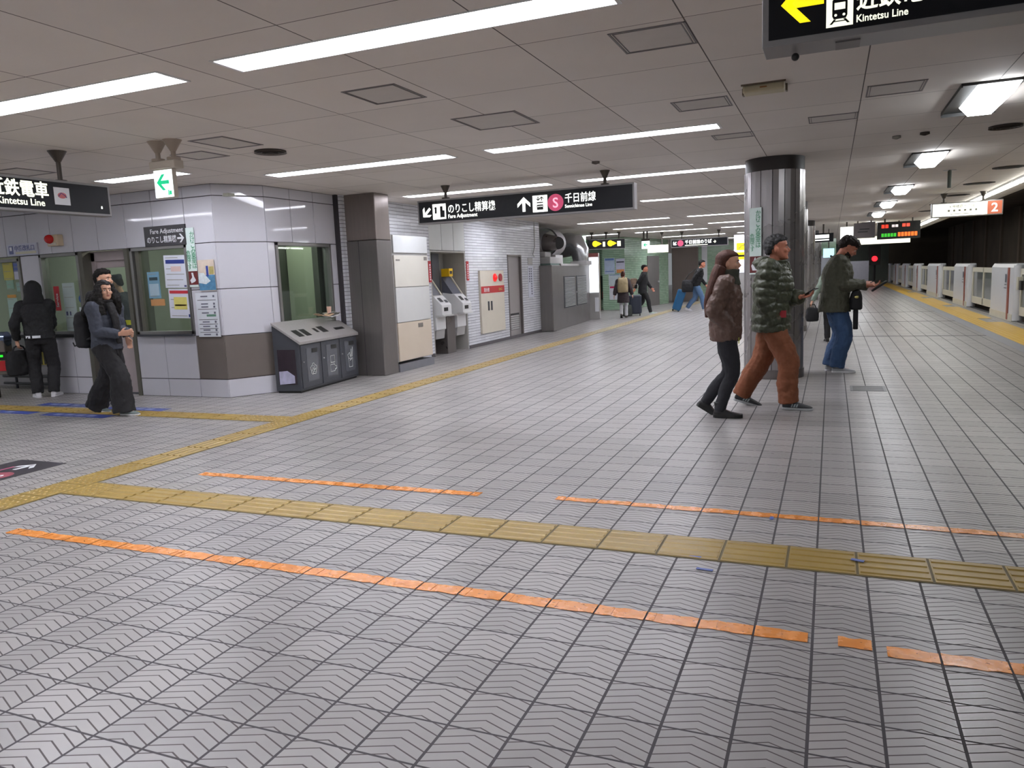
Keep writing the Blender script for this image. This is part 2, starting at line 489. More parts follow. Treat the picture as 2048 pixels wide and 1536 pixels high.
# ---------------------------------------------------------------- white brick wall with alcove and door
BX = -7.0
m = MB()
m.box(10.07, 12.84, 0, 0.3, 0, CZ); m.box(14.36, 16.58, 0, 0.3, 0, CZ); m.box(16.58, 17.46, 0, 0.3, 1.98, CZ); m.box(17.46, 18.78, 0, 0.3, 0, CZ)
struct('wall_brick', m, M_BRICK, loc=(BX, 0, 0), rotz=PI / 2)
m = MB(); m.box(10.02, 10.07, -0.02, 0.2, 0, CZ)
struct('trim_3', m, M_JOINT, loc=(BX - 0.06, 0, 0), rotz=PI / 2)
m = MB(); m.box(14.36, 18.78, -0.012, 0.0, 0, 0.07); m.box(12.70, 12.84, -0.012, 0, 0, 0.07)
struct('baseboard_brick', m, mat('dark_skirting', (86, 82, 84), 0.5), loc=(BX, 0, 0), rotz=PI / 2)
# alcove for the fare machines
m = MB()
m.box(12.85, 14.35, 0.5, 0.55, 0, 2.02); m.box(12.85, 12.88, 0.004, 0.5, 0, 2.02); m.box(14.32, 14.35, 0.004, 0.5, 0, 2.02); m.box(12.88, 14.32, 0.004, 0.5, 1.99, 2.02)
struct('wall_alcove', m, mat('alcove_grey', (176, 174, 168), 0.45), loc=(BX, 0, 0), rotz=PI / 2)
m = MB()
for a in (12.84, 13.35, 13.86): m.box(a + 0.004, a + 0.496, 0.0, 0.05, 2.03, CZ)
struct('wall_alcove_panel', m, mat('pale_grey_panel', (206, 208, 206), 0.4, var=0.02), loc=(BX, 0, 0), rotz=PI / 2)

# ---------------------------------------------------------------- far green brick walls
def gwall(name, a, b, m_=M_GREEN, z1=CZ, th=0.25, z0=0.0):
    a = Vector(a); b = Vector(b); L = (b - a).length
    m = MB(); m.box(0, L, 0, th, z0, z1)
    return struct(name, m, m_, loc=(a.x, a.y, 0), rotz=math.atan2(b.y - a.y, b.x - a.x))
gwall('wall_green_recess', (-10.5, 30.2), (-8.35, 30.2))
gwall('wall_green_front', (-8.35, 29.4), (-7.45, 29.4))
gwall('wall_green_end', (-8.349, 30.2), (-8.349, 29.66), th=0.2)
gwall('wall_green_side', (-7.45, 29.4), (-6.75, 34.5))
gwall('wall_green_far', (-6.2, 39.5), (-3.2, 41.0))
gwall('wall_green_middle', (-3.2, 44.0), (0.2, 45.5))
gwall('wall_end', (-6, 60.5), (3.7, 60.5), mat('grey_green_wall', (104, 112, 106), 0.6))
gwall('wall_duct_back', (-10.5, 24.6), (-8.2, 26.8), M_GREEN)
gwall('wall_back', (-12, 18.78), (-7.3, 18.78), M_BRICK)

# office interior behind the windows
m = MB(); m.box(-14, -7.3, 9.98, 10.02, 0, CZ); m.box(-14.05, -14, 7.95, 10, 0, CZ); m.box(-14, -7.3, 8.0, 10, CZ - 0.16, CZ - 0.12)
struct('wall_office_inside', m, M_ROOM)
# ---------------------------------------------------------------- round columns
def facet_ring(r, n, z, flat=0.0): return [(r * math.cos(2 * PI * i / n), r * math.sin(2 * PI * i / n), z) for i in range(n)]
def column(name, x, y, label):
    t = thing(name, label, 'column', (x, y, 0), 0, 'steel-clad columns along the platform'); t['kind'] = 'structure'
    m = MB(); n = 16
    for i in range(n):
        a0 = 2 * PI * (i + 0.03) / n; a1 = 2 * PI * (i + 0.97) / n; am = (a0 + a1) / 2
        R = 0.375
        ring = [(R * math.cos(a0), R * math.sin(a0)), (R * 1.012 * math.cos(am), R * 1.012 * math.sin(am)), (R * math.cos(a1), R * math.sin(a1)), (R * .9 * math.cos(a1), R * .9 * math.sin(a1)), (R * .9 * math.cos(a0), R * .9 * math.sin(a0))]
        m.prism([(p[0], p[1], 0.12) for p in ring], (0, 0, 2.53))
    m.build('cladding', steel('column_steel', (152, 148, 148), 0.28, metal=0.6), t)
    m = MB(); m.cyl((0, 0, 0), (0, 0, 0.12), 0.385, n=32); m.build('skirting', M_STEELD, t, smooth=True)
    m = MB(); m.cyl((0, 0, 0.12), (0, 0, 2.64), 0.345, n=32); m.build('core', M_BLACK, t, smooth=True)
    m = MB(); m.cyl((0, 0, 2.6), (0, 0, CZ), 0.365, n=40); m.build('cap_ring', mat('brown_black_paint', (44, 38, 36), 0.5), t, smooth=True)
    return t
CX, CY = -0.70, 10.68
column('column', CX, CY, 'thick steel-clad round column behind the man in the quilted jacket')
for i, (y, l) in enumerate(((18.2, 'steel-clad column peeking out just behind the thick near column'), (26.2, 'second narrow sliver of column behind the thick near column'), (34.2, 'third steel-clad column away behind the thick near column'), (42.2, 'farthest steel-clad column in the line behind the near column'))):
    column('column', -0.87, y, l)

# square pillar by the bins with the panelled cabinet box beside it
t = thing('pillar', 'square brown-grey steel-clad pillar between the bins and the beige panels', 'pillar', (-6.72, 10.38, 0)); t['kind'] = 'structure'
m = MB(); m.box(-0.32, 0.27, -0.21, 0.21, 0, 2.11); m.build('lower_cladding', steel('pillar_steel', (118, 113, 111), 0.32, metal=0.45), t, bevel=0.012)
m = MB(); m.box(-0.32, 0.262, -0.202, 0.21, 2.115, CZ); m.build('upper_cladding', steel('pillar_steel_upper', (130, 120, 115), 0.32, metal=0.5), t, bevel=0.01)
m = MB(); m.box(-0.07, -0.064, -0.213, -0.2, 0.0, 2.11); m.build('joint', M_JOINT, t)

t = thing('panel_cabinet', 'tall cabinet front of grey and beige panels between the pillar and the fare machines', 'cabinet', (-6.72, 11.185, 0))
m = MB(); m.box(-0.27, 0.25, -0.58, 0.58, 0.16, 2.2); m.build('body', M_GREYP, t)
m = MB(); m.box(-0.27, 0.285, -0.585, 0.58, 0, 0.12); m.build('plinth', mat('blue_grey_plinth', (120, 120, 126), 0.5), t)
for i, (z0, z1, c) in enumerate(((0.17, 0.79, (206, 192, 174)), (0.80, 1.36, (206, 206, 204)), (1.37, 1.88, (212, 208, 198)), (1.92, 2.20, (204, 206, 206)))):
    m = MB(); m.box(0.25, 0.275, -0.55, 0.56, z0, z1)
    o = m.build('panel', mat('cabinet_panel_%d' % i, c, 0.35, var=0.04, vscale=2), t, bevel=0.004)
    if i == 0: o['label'] = 'beige lowest panel'
m = MB(); m.box(0.275, 0.279, -0.5, -0.38, 1.79, 1.815); m.box(0.275, 0.279, 0.42, 0.52, 1.8, 1.86); m.box(0.275, 0.279, 0.1, 0.26, 0.68, 0.75)
m.build('label_plate', mat('label_plate', (128, 122, 116), 0.4), t)

# ---------------------------------------------------------------- recycling bin station
ang = PI / 2 + 0.10
t = thing('recycling_bin', 'three-bay dark grey recycling bin with sloped steel top beside the brown pillar', 'bin', (-6.655, 8.37, 0), ang)
BL = 1.62; BD = 0.40
M_BIN = mat('bin_grey', (66, 68, 74), 0.38, var=0.05)
M_BING = mat('bin_clear_panel', (96, 98, 104), 0.12, var=0.12, vscale=3)
m = MB(); m.prism([(0, 0, 0.03), (0, BD, 0.03), (0, BD, 0.93), (0, 0, 0.68)], (BL, 0, 0)); m.build('body', M_BIN, t, bevel=0.006)
m = MB(); m.box(0.02, BL - 0.02, 0.03, BD - 0.02, 0, 0.03); m.build('plinth', M_BLACK, t)
m = MB(); sl = 0.25 / BD
m.prism([(-0.015, -0.03, 0.665), (-0.015, -0.03, 0.705), (-0.015, BD, 0.705 + sl * (BD + 0.03)), (-0.015, BD, 0.94)], (BL + 0.03, 0, 0)); top = m.build('sloped_top', steel('bin_top_steel', (164, 160, 158), 0.36, metal=0.3), t, bevel=0.004)
def on_top(u, v): return (u, v, 0.7065 + sl * (v + 0.03))
def slot(u0, u1, v0, v1):
    m = MB(); m.poly([on_top(u0, v0), on_top(u1, v0), on_top(u1, v1), on_top(u0, v1)]); return m.build('slot', M_BLACK, top)
slot(0.14, 0.28, 0.06, 0.20); slot(0.33, 0.47, 0.06, 0.20); slot(0.66, 0.74, 0.10, 0.19); slot(0.80, 0.96, 0.08, 0.21); slot(1.18, 1.45, 0.09, 0.14)
M_LINE = mat('white_line', (226, 228, 226), 0.5, var=0)
def stroke(mb, pts, r=0.006, y=-0.012):
    mb.tube([(p[0], y, p[1]) for p in pts], r, 6)
icons = []
cr = []
for i in range(19):
    a = 2 * PI * i / 18; r = 0.075 + 0.012 * math.sin(a * 5)
    cr.append((r * math.cos(a), r * math.sin(a)))
icons.append([cr, [(-0.05, -0.03), (-0.01, 0.02), (0.01, -0.02), (0.05, 0.0)], [(-0.03, -0.06), (0.0, -0.03), (0.04, -0.05)], [(0.0, 0.05), (0.03, 0.02), (0.01, 0.0)]])
icons.append([[(-0.055, 0.03), (0.055, 0.03), (0.055, 0.13), (-0.055, 0.13), (-0.055, 0.03)], [(-0.07, -0.10), (0.04, -0.10), (0.06, -0.075), (0.1, -0.062), (0.1, -0.038), (0.06, -0.025), (0.04, 0.0), (-0.07, 0.0), (-0.07, -0.10)]])
icons.append([[(-0.05, -0.1), (0.05, -0.1), (0.06, 0.03), (-0.06, 0.03), (-0.05, -0.1)], [(-0.05, 0.03), (-0.08, 0.09), (-0.02, 0.12), (0.0, 0.05)], [(0.02, 0.05), (0.03, 0.17)], [(0.05, 0.05), (0.075, 0.2)], [(-0.02, 0.0), (0.03, 0.02)]])
for i in range(3):
    x0 = 0.02 + i * (BL - 0.04) / 3; x1 = x0 + (BL - 0.04) / 3
    m = MB(); m.box(x0 + 0.008, x1 - 0.008, -0.012, 0.004, 0.06, 0.655); d = m.build('bin_door', M_BIN, t, bevel=0.004)
    m = MB(); m.box(x0 + 0.14, x1 - 0.10, -0.016, -0.004, 0.14, 0.60); m.build('clear_panel', M_BING, d)
    m = MB(); m.box(x0 + 0.27, x1 - 0.11, -0.019, -0.012, 0.53, 0.59); m.build('dark_slot', M_BLACK, d)
    m = MB(); m.ball((x0 + 0.055, -0.018, 0.42), 0.011); m.build('lock', M_STEEL, d, smooth='all')
    m = MB()
    for s in icons[i]: stroke(m, [(p[0] + x0 + 0.29, p[1] + 0.30) for p in s], 0.0045, -0.018)
    m.build('pictogram', M_LINE, d)
m = MB(); m.box(-0.006, 0.002, 0.06, BD - 0.06, 0.12, 0.60); sp = m.build('side_window', mat('bin_side_window', (58, 50, 56), 0.15, var=0.15, vscale=5), t)
m = MB(); m.prism([(-0.008, 0.09, 0.14), (-0.008, 0.33, 0.12), (-0.008, 0.33, 0.30), (-0.008, 0.2, 0.31), (-0.008, 0.09, 0.24)], (0.006, 0, 0)); m.build('litter_bag', mat('white_purple_bag', (178, 176, 200), 0.5, var=0.25, vscale=9), sp)
# leaflets left on the bin
for i, (px, py, pz, rz, lab, c) in enumerate(((-6.93, 9.52, 1.0, 0.3, 'white leaflet lying open on the back of the bin top', (226, 226, 228)), (-6.97, 9.60, 1.02, -0.5, 'grey folded leaflet on the bin top under the pink cup', (150, 148, 140)), (-6.98, 9.42, 1.0, 1.1, 'tan crumpled paper on the bin top next to the leaflets', (200, 168, 140)))):
    m = MB(); r_ = random.Random(i)
    g = [[(-0.13 + 0.087 * a, -0.09 + 0.06 * b, 0.02 * r_.random() + (0.03 if a in (0, 3) else 0)) for a in range(4)] for b in range(4)]
    for b in range(3):
        for a in range(3): m.poly([g[b][a], g[b][a + 1], g[b + 1][a + 1], g[b + 1][a]])
    o = m.build('leaflet', mat('leaflet_%d' % i, c, 0.5, var=0.08), None, loc=(px, py, pz - 0.03 + 0.012 * i), rotz=rz)
    so = o.modifiers.new('s', 'SOLIDIFY'); so.thickness = 0.004
    tag(o, lab, 'leaflet', 'papers left on the bin')
m = MB(); m.cyl((0, 0, 0), (0, 0, 0.10), 0.028, 0.036, 14)
tag(m.build('paper_cup', mat('pink_cup', (226, 186, 170), 0.5), None, smooth=True, loc=(-6.98, 9.56, 1.03)), 'pale pink paper cup standing on leaflets on the bin', 'cup')

# ---------------------------------------------------------------- fare machines in the alcove (local -Y faces the platform)
def fare_machine(y, label):
    t = thing('fare_machine', label, 'ticket machine', (BX, y, 0), PI / 2, 'fare adjustment machines in the alcove')
    m = MB(); m.prism([(-0.2, -0.02, 0.50), (-0.2, 0.30, 0.40), (-0.2, 0.30, 1.20), (-0.2, 0.02, 1.16), (-0.2, -0.16, 0.98), (-0.2, -0.16, 0.78), (-0.2, -0.02, 0.74)], (0.4, 0, 0))
    m.build('body', M_WHITE, t, bevel=0.012)
    m = MB(); m.prism([(-0.18, 0.02, 0.32), (-0.18, 0.30, 0.30), (-0.18, 0.30, 0.52), (-0.18, -0.01, 0.52)], (0.36, 0, 0)); m.build('lower_housing', M_GREYP, t, bevel=0.01)
    m = MB(); m.box(-0.21, 0.21, -0.19, -0.02, 0.765, 0.79); m.build('shelf', mat('pale_shelf', (206, 206, 204), 0.35), t)
    # sloping control panel
    def sp(u, s, o=0.004): return (u, -0.16 + 0.18 * s - o, 0.98 + 0.18 * s + o)
    m = MB(); m.poly([sp(-0.15, 0.3), sp(-0.02, 0.3), sp(-0.02, 0.75), sp(-0.15, 0.75)]); m.build('screen', M_BLACK, t)
    m = MB(); m.poly([sp(0.03, 0.2), sp(0.15, 0.2), sp(0.15, 0.5), sp(0.03, 0.5)]); m.build('ticket_slot', M_DKGREY, t)
    m = MB(); m.box(-0.12, 0.04, -0.166, -0.155, 0.86, 0.93); m.build('coin_tray', M_BLACK, t)
    m = MB(); m.prism([(-0.19, 0.06, 1.17), (-0.19, 0.30, 1.17), (-0.19, 0.30, 1.52)], (0.37, 0, 0)); m.build('side_shield', mat('slate_panel', (92, 94, 104), 0.4), t)
    m = MB(); m.prism([(0.18, 0.03, 1.16), (0.18, 0.06, 1.16), (0.18, 0.33, 1.56), (0.18, 0.30, 1.56)], (0.03, 0, 0)); m.build('edge_rail', M_CREAM, t)
    m = MB(); m.box(-0.19, -0.03, 0.12, 0.30, 1.52, 1.68); m.build('yellow_notice', mat('yellow_notice', (226, 180, 20), 0.4), t)
    m = MB(); m.box(-0.03, 0.19, 0.24, 0.31, 1.54, 1.68); m.build('orange_notice', mat('amber_notice', (150, 106, 62), 0.5), t)
    m = MB(); m.box(-0.16, -0.06, 0.116, 0.121, 1.57, 1.63); m.build('marking', M_INK, t)
    return t
fare_machine(13.12, 'white fare machine in the alcove, next to the beige panel cabinet')
fare_machine(14.02, 'white fare machine in the alcove, next to the fire hose cabinet')
t = thing('pedestal', 'grey steel pedestal standing between the two fare machines', 'pedestal', (BX, 13.57, 0), PI / 2)
m = MB(); m.box(-0.18, 0.18, 0.0, 0.3, 0, 0.74); m.build('body', M_STEELD, t, bevel=0.008)
m = MB(); m.box(-0.2, 0.2, -0.06, 0.3, 0.74, 0.765); m.build('top', M_STEEL, t)
m = MB(); m.box(-0.15, 0.15, 0.28, 0.49, 0.77, 1.98); m.build('back_panel', M_DKGREY, t)
for y, l in ((12.80, 'red upright notice strip left of the fare machines, by the beige panels'), (14.43, 'red upright notice strip right of the fare machines, by the hose cabinet')):
    t = thing('notice_strip', l, 'notice', (BX, y, 1.62), PI / 2, 'red notice strips beside the fare machines')
    m = MB(); m.box(-0.05, 0.05, -0.012, 0, -0.2, 0.2); m.build('board', M_RED, t)
    m = MB()
    for i in range(7): m.box(-0.02, 0.02, -0.014, -0.01, -0.16 + i * 0.045, -0.13 + i * 0.045)
    m.build('lettering', M_PAPER, t)

# fire hose cabinet
t = thing('fire_hose_cabinet', 'beige fire hose cabinet with a red band on the white brick wall', 'fire cabinet', (BX, 15.58, 0), PI / 2)
m = MB(); m.box(-0.64, 0.64, -0.05, 0, 0.26, 1.62); m.build('body', M_CREAM, t, bevel=0.006)
m = MB(); m.box(-0.62, 0.64, -0.056, -0.048, 1.13, 1.28); b = m.build('red_band', M_RED, t)
txt('消火栓', 0.1, M_PAPER, b, -0.5, 1.165, -0.06, bold=0.01)
txt('放水口', 0.07, mat('pale_yellow_ink', (226, 206, 120), 0.5), b, 0.30, 1.175, -0.06)
m = MB(); m.box(-0.3, -0.24, -0.065, -0.05, 0.75, 0.95); m.box(-0.14, -0.08, -0.065, -0.05, 0.75, 0.95); m.build('handle', M_DKGREY, t)
m = MB(); m.cyl((0.12, -0.05, 1.46), (0.12, -0.07, 1.46), 0.09, n=20); m.ball((0.12, -0.07, 1.46), (0.06, 0.05, 0.06)); m.build('red_lamp', glow('red_lamp_glow', (236, 40, 40), 0.5), t, smooth=True)
m = MB(); m.cyl((0.42, -0.05, 1.46), (0.42, -0.075, 1.46), 0.085, n=20); m.build('alarm_button', mat('dark_red', (150, 36, 44), 0.4), t, smooth=True)
# door in the brick wall
t = thing('door_1', None, None, (BX, 17.02, 0), PI / 2); t['kind'] = 'structure'
m = MB(); m.box(-0.44, -0.39, -0.01, 0.1, 0, 1.98); m.box(0.39, 0.44, -0.01, 0.1, 0, 1.98); m.box(-0.44, 0.44, -0.01, 0.1, 1.94, 1.98); m.build('frame', M_STEELD, t)
m = MB(); m.box(-0.39, 0.39, 0.05, 0.09, 0.01, 1.94); m.build('leaf', mat('mauve_grey_door', (158, 152, 150), 0.45, var=0.02), t)
m = MB()
for i in range(7): m.prism([(-0.26, 0.05, 0.22 + i * 0.05), (-0.26, 0.035, 0.20 + i * 0.05), (-0.26, 0.035, 0.225 + i * 0.05), (-0.26, 0.05, 0.25 + i * 0.05)], (0.52, 0, 0))
m.build('louvre', M_GREYP, t)
m = MB(); m.box(-0.29, 0.29, 0.044, 0.05, 0.19, 0.59); m.build('vent_back', M_BLACK, t)
t = thing('wall_notice', 'narrow white notice with a grey heading on brick beside the grey door', 'notice', (BX, 18.05, 1.35), PI / 2)
m = MB(); m.box(-0.18, 0.18, -0.006, 0, -0.42, 0.36); m.build('sheet', mat('lilac_paper', (206, 208, 220), 0.5), t)
m = MB(); m.box(-0.16, 0.16, -0.01, -0.004, 0.40, 0.56); m.build('heading', M_GREYP, t)
m = MB()
for c in range(2):
    for i in range(11):
        if c == 1 and i > 5: continue
        m.box(0.02 - c * 0.13, 0.09 - c * 0.13, -0.008, -0.004, 0.27 - i * 0.062, 0.31 - i * 0.062)
m.build('lettering', mat('grey_ink', (110, 112, 128), 0.6), t)
m = MB(); m.tube([(BX + 0.03, 18.35, CZ), (BX + 0.03, 18.35, 2.2), (BX + 0.03, 18.2, 2.0), (BX + 0.03, 18.28, 1.95)], 0.012)
tag(m.build('conduit_cable', M_GREYP), 'thin grey cable running down the brick from the ceiling', 'cable')

# ---------------------------------------------------------------- air unit: steel box with louvres, ducts on top
ax, ay = -6.66, 18.72
bx, by = -7.02, 23.2
ang = math.atan2(by - ay, bx - ax); L = math.hypot(bx - ax, by - ay)
t = thing('air_handling_unit', 'grey steel ventilation cabinet with two louvre panels standing beyond the brick wall', 'ventilation unit', (ax, ay, 0), ang)
m = MB(); m.box(0, L, 0, 1.6, 0, 1.72); m.build('casing', steel('unit_steel', (126, 122, 120), 0.36), t, bevel=0.02)
m = MB(); m.box(0.9, L, -0.02, 0.06, 1.70, 1.76); m.build('top_rail', M_GREYP, t)
for u0, u1 in ((1.25, 2.45), (2.75, 3.95)):
    m = MB(); m.box(u0 - 0.06, u1 + 0.06, -0.012, 0, 0.55, 1.42); p = m.build('louvre_panel', M_DKGREY, t)
    m = MB()
    for i in range(22):
        z = 0.585 + i * 0.037
        m.prism([(u0, -0.012, z + 0.012), (u0, -0.03, z), (u0, -0.03, z + 0.006), (u0, -0.012, z + 0.018)], (u1 - u0, 0, 0))
    m.build('louvre', mat('louvre_pale', (158, 158, 156), 0.4), p)
m = MB(); m.ball((2.6, -0.02, 0.95), 0.025); m.build('lock', M_STEEL, t, smooth='all')
def duct(name, x, y, label, open_=True):
    t = thing(name, label, 'duct', (x, y, 1.72), 0, 'duct pieces on top of the ventilation cabinet')
    return t
t = thing('duct_elbow', 'big round steel duct with a dark open mouth on the ventilation cabinet', 'duct', (-7.15, 19.7, 1.72))
m = MB(); m.cyl((-0.05, 0.75, 0.62), (0.0, -0.15, 0.62), 0.36, n=28, cap=False); m.cyl((0.0, -0.15, 0.62), (0.03, -0.24, 0.62), 0.36, 0.39, n=28, cap=False); m.build('shell', M_STEEL, t, smooth=True)
m = MB(); m.cyl((0.06, -0.22, 0.60), (0.44, -0.26, 0.58), 0.25, 0.17, n=24, cap=False); m.build('nozzle', M_STEELD, t, smooth=True)
m = MB(); m.cyl((0.44, -0.262, 0.58), (0.43, -0.25, 0.58), 0.165, n=24); m.build('dark_mouth', M_BLACK, t)
m = MB(); m.box(-0.3, 0.3, -0.1, 0.5, 0, 0.28); m.build('saddle', M_GREYP, t, bevel=0.02)
m = MB(); m.box(-0.05, 0.07, -0.36, -0.30, 0.2, 0.34); m.build('orange_tag', mat('orange_tag', (206, 110, 60), 0.5), t)
t = thing('duct_elbow', 'bright curved duct bend beside the open-mouthed duct on the ventilation cabinet', 'duct', (-7.15, 22.0, 1.72))
m = MB(); pts = [(-0.2, 0.5, 0.62)] + [(0.35 * math.sin(a), 0.1 - 0.45 * (1 - math.cos(a)) * 0, 0.72 - 0.5 * (1 - math.cos(a))) for a in [i * PI / 12 for i in range(7)]]
m.tube([(-0.55, 0.3, 0.60), (-0.2, 0.1, 0.62), (0.1, 0.0, 0.6), (0.22, 0.0, 0.42), (0.24, 0.0, 0.1)], [0.36, 0.36, 0.34, 0.28, 0.22], 24); m.build('bend', mat('foil_duct', (206, 208, 212), 0.22, 0.9), t, smooth=True)
m = MB(); m.box(0.0, 0.5, -0.25, 0.25, 0.0, 0.12); m.build('saddle', M_GREYP, t)
t = thing('pump_housing', 'small grey pump housing on the front edge of the ventilation cabinet top', 'pump', (-6.98, 19.25, 1.72))
m = MB(); m.box(-0.2, 0.2, -0.3, 0.5, 0, 0.22); m.box(-0.12, 0.05, -0.25, 0.2, 0.22, 0.36); m.build('housing', M_GREYP, t, bevel=0.02)
m = MB(); m.box(-0.2, 0.21, -0.31, 0.45, 0.0, 0.05); m.build('base', mat('teal_grey', (104, 126, 120), 0.5), t)
# illuminated advertising panel at the end of the unit
t = thing('advertising_lightbox', 'bright white upright lightbox with a red header beyond the ventilation cabinet', 'lightbox', (-6.99, 23.6, 0), 0.14)
m = MB(); m.box(-0.16, 0.16, 0.0, 0.2, 0.0, 2.1); m.build('housing', M_GREYP, t)
m = MB(); m.box(-0.14, 0.15, -0.02, 0, 0.86, 1.97); m.build('lit_panel', glow('lightbox_white', (240, 246, 255), 1.6), t)
m = MB(); m.box(-0.15, 0.16, -0.02, 0, 1.98, 2.1); m.build('header', mat('faded_red', (196, 120, 116), 0.5), t)
m = MB(); m.box(0.02, 0.14, -0.02, 0, 0.25, 0.7); m.build('lower_sheet', M_PAPER, t)
t = thing('poster_stand', 'tall narrow poster frame with a tan post at the green wall', 'poster', (-8.45, 29.2, 0), 0)
m = MB(); m.box(-0.42, -0.14, 0, 0.08, 0.95, 2.05); m.build('poster', mat('grey_poster', (176, 168, 176), 0.5, var=0.2, vscale=9), t)
m = MB(); m.box(-0.08, 0.03, 0, 0.12, 0, 2.1); m.build('post', mat('tan_wood', (176, 150, 118), 0.6), t)
t = thing('hydrant_box', 'dark hydrant box with a red dial in the green wall recess', 'fire cabinet', (-8.55, 30.1, 0), 0)
m = MB(); m.box(-0.2, 0.18, 0, 0.1, 0.4, 1.35); m.build('box', mat('dark_green_box', (44, 54, 46), 0.4), t)
m = MB(); m.box(-0.02, 0.18, -0.02, 0, 0.45, 0.72); m.build('dial', mat('dark_red', (150, 36, 44), 0.4), t)
def gposter(x, z, w, h, label, cols, y=29.39):
    t = thing('poster', label, 'poster', (x, y, z), 0, 'posters on the green brick wall')
    m = MB(); m.box(-w / 2, w / 2, -0.01, 0.0, -h / 2, h / 2); m.build('sheet', M_PAPER if not cols else mat('sheet_%d%d%d' % cols[0], cols[0], 0.5, var=0.1, vscale=8), t)
    for c, z0, z1 in cols[1:] if cols else ():
        m = MB(); m.box(-w * 0.42, w * 0.42, -0.013, -0.009, z0 * h, z1 * h); m.build('band', mat('band_%d%d%d' % c, c, 0.5), t)
gposter(-8.05, 1.72, 0.42, 0.62, 'pale blue map poster, upper left of the sheets on the green wall', [(176, 190, 214), ((96, 124, 186), 0.36, 0.48), ((110, 130, 180), -0.36, -0.3)])
gposter(-7.62, 1.72, 0.36, 0.55, 'lilac notice with an orange foot on the green wall', [(196, 196, 216), ((40, 42, 60), 0.22, 0.3), ((206, 136, 76), -0.5, -0.26)])
gposter(-7.86, 1.18, 0.48, 0.42, 'wide pale notice below the map poster on the green wall', [(190, 200, 206), ((110, 130, 180), 0.42, 0.48)])
gposter(-7.92, 0.68, 0.32, 0.55, 'white sheet with a magenta heading low on the green wall', [(206, 206, 214), ((190, 40, 90), 0.32, 0.46)])
# steel pier and shutter door on the green side wall
t = thing('pier', 'tall dark steel-clad pier standing on the right end of the far green wall', 'pier', (-6.35, 36.2, 0), 0.2); t['kind'] = 'structure'
m = MB(); m.box(-0.55, 0.62, -0.5, 0.8, 0, CZ); m.build('cladding', steel('pier_steel', (108, 98, 92), 0.45), t, bevel=0.02)
t = thing('door_3', None, None, (-7.02, 32.55, 0), math.atan2(5.1, 0.7)); t['kind'] = 'structure'
m = MB(); m.box(-0.7, 0.7, -0.03, 0.02, 0, 2.1); m.build('leaf', steel('door_steel', (134, 130, 128), 0.4), t)
m = MB(); m.ball((0.5, -0.06, 1.0), 0.05); m.build('knob', M_STEEL, t, smooth='all')
m = MB(); m.box(-0.14, 0.14, -0.02, 0, 0.3, 2.2)
t = thing('notice_strip', 'thin white upright notice on the wall left of the man with the blue suitcase', 'notice', (-5.932, 39.634, 0.5), 0.4636)
m.build('strip', M_PAPER, t)
m = MB(); m.box(-1.3, 0.0, -0.05, 0, 0, 1.75)
tag(m.build('hoarding', mat('pale_grey_panel', (206, 208, 206), 0.4, var=0.02), None, loc=(-2.9, 40.8, 0), rotz=0.4), 'white hoarding panel in front of the far green wall', 'hoarding')
# ---------------------------------------------------------------- hanging signs
M_SBLK = mat('sign_black', (17, 19, 26), 0.3, var=0, spec=0.3)
M_SFRM = mat('sign_frame', (150, 148, 148), 0.4, 0.5, var=0.02)
M_LITW = glow('lit_white', (250, 252, 246), 1.5)
M_LITWD = glow('lit_white_soft', (246, 248, 226), 1.1)
M_LITY = glow('lit_yellow', (250, 226, 20), 1.1)
M_LITG = glow('lit_green', (20, 186, 130), 0.9)
M_LITR = glow('lit_rose', (186, 70, 104), 0.75)
M_HANG = mat('hanger_metal', (84, 78, 72), 0.4, 0.6)
def hanger(parent, x, z0, z1, flare=0.07, y=0.07, m_=None):
    m = MB(); m.cyl((x, y, z0), (x, y, z1 - 0.10), 0.022, n=12); m.cyl((x, y, z1 - 0.10), (x, y, z1), 0.025, flare, 16); m.cyl((x, y, z0), (x, y, z0 + 0.025), 0.06, n=12)
    return m.build('hanger', m_ or M_HANG, parent, smooth=True)
def arrow(mb, cx, cz, s, a, y=-0.004, d=0.001):
    """bold arrow, a = direction angle (0 = right, 90 = up)"""
    ca, sa = math.cos(math.radians(a)), math.sin(math.radians(a))
    for pts in ([(-0.5, -0.11), (0.35, -0.11), (0.35, 0.11), (-0.5, 0.11)], [(0.5, 0.0), (0.05, 0.48), (-0.2, 0.48), (0.24, 0.0)], [(0.5, 0.0), (0.24, 0.0), (-0.2, -0.48), (0.05, -0.48)]):
        mb.prism([(cx + s * (p[0] * ca - p[1] * sa), y, cz + s * (p[0] * sa + p[1] * ca)) for p in pts], (0, d, 0))
def sign_box(t, w, h, th=0.14, fr=0.022, face=None, frame=None):
    m = MB(); m.box(-w / 2 - fr, w / 2 + fr, 0, th, -h / 2 - fr, h / 2 + fr); m.build('housing', frame or M_SFRM, t, bevel=0.003)
    m = MB(); m.box(-w / 2, w / 2, -0.003, 0.01, -h / 2, h / 2); return m.build('face', face or M_SBLK, t)

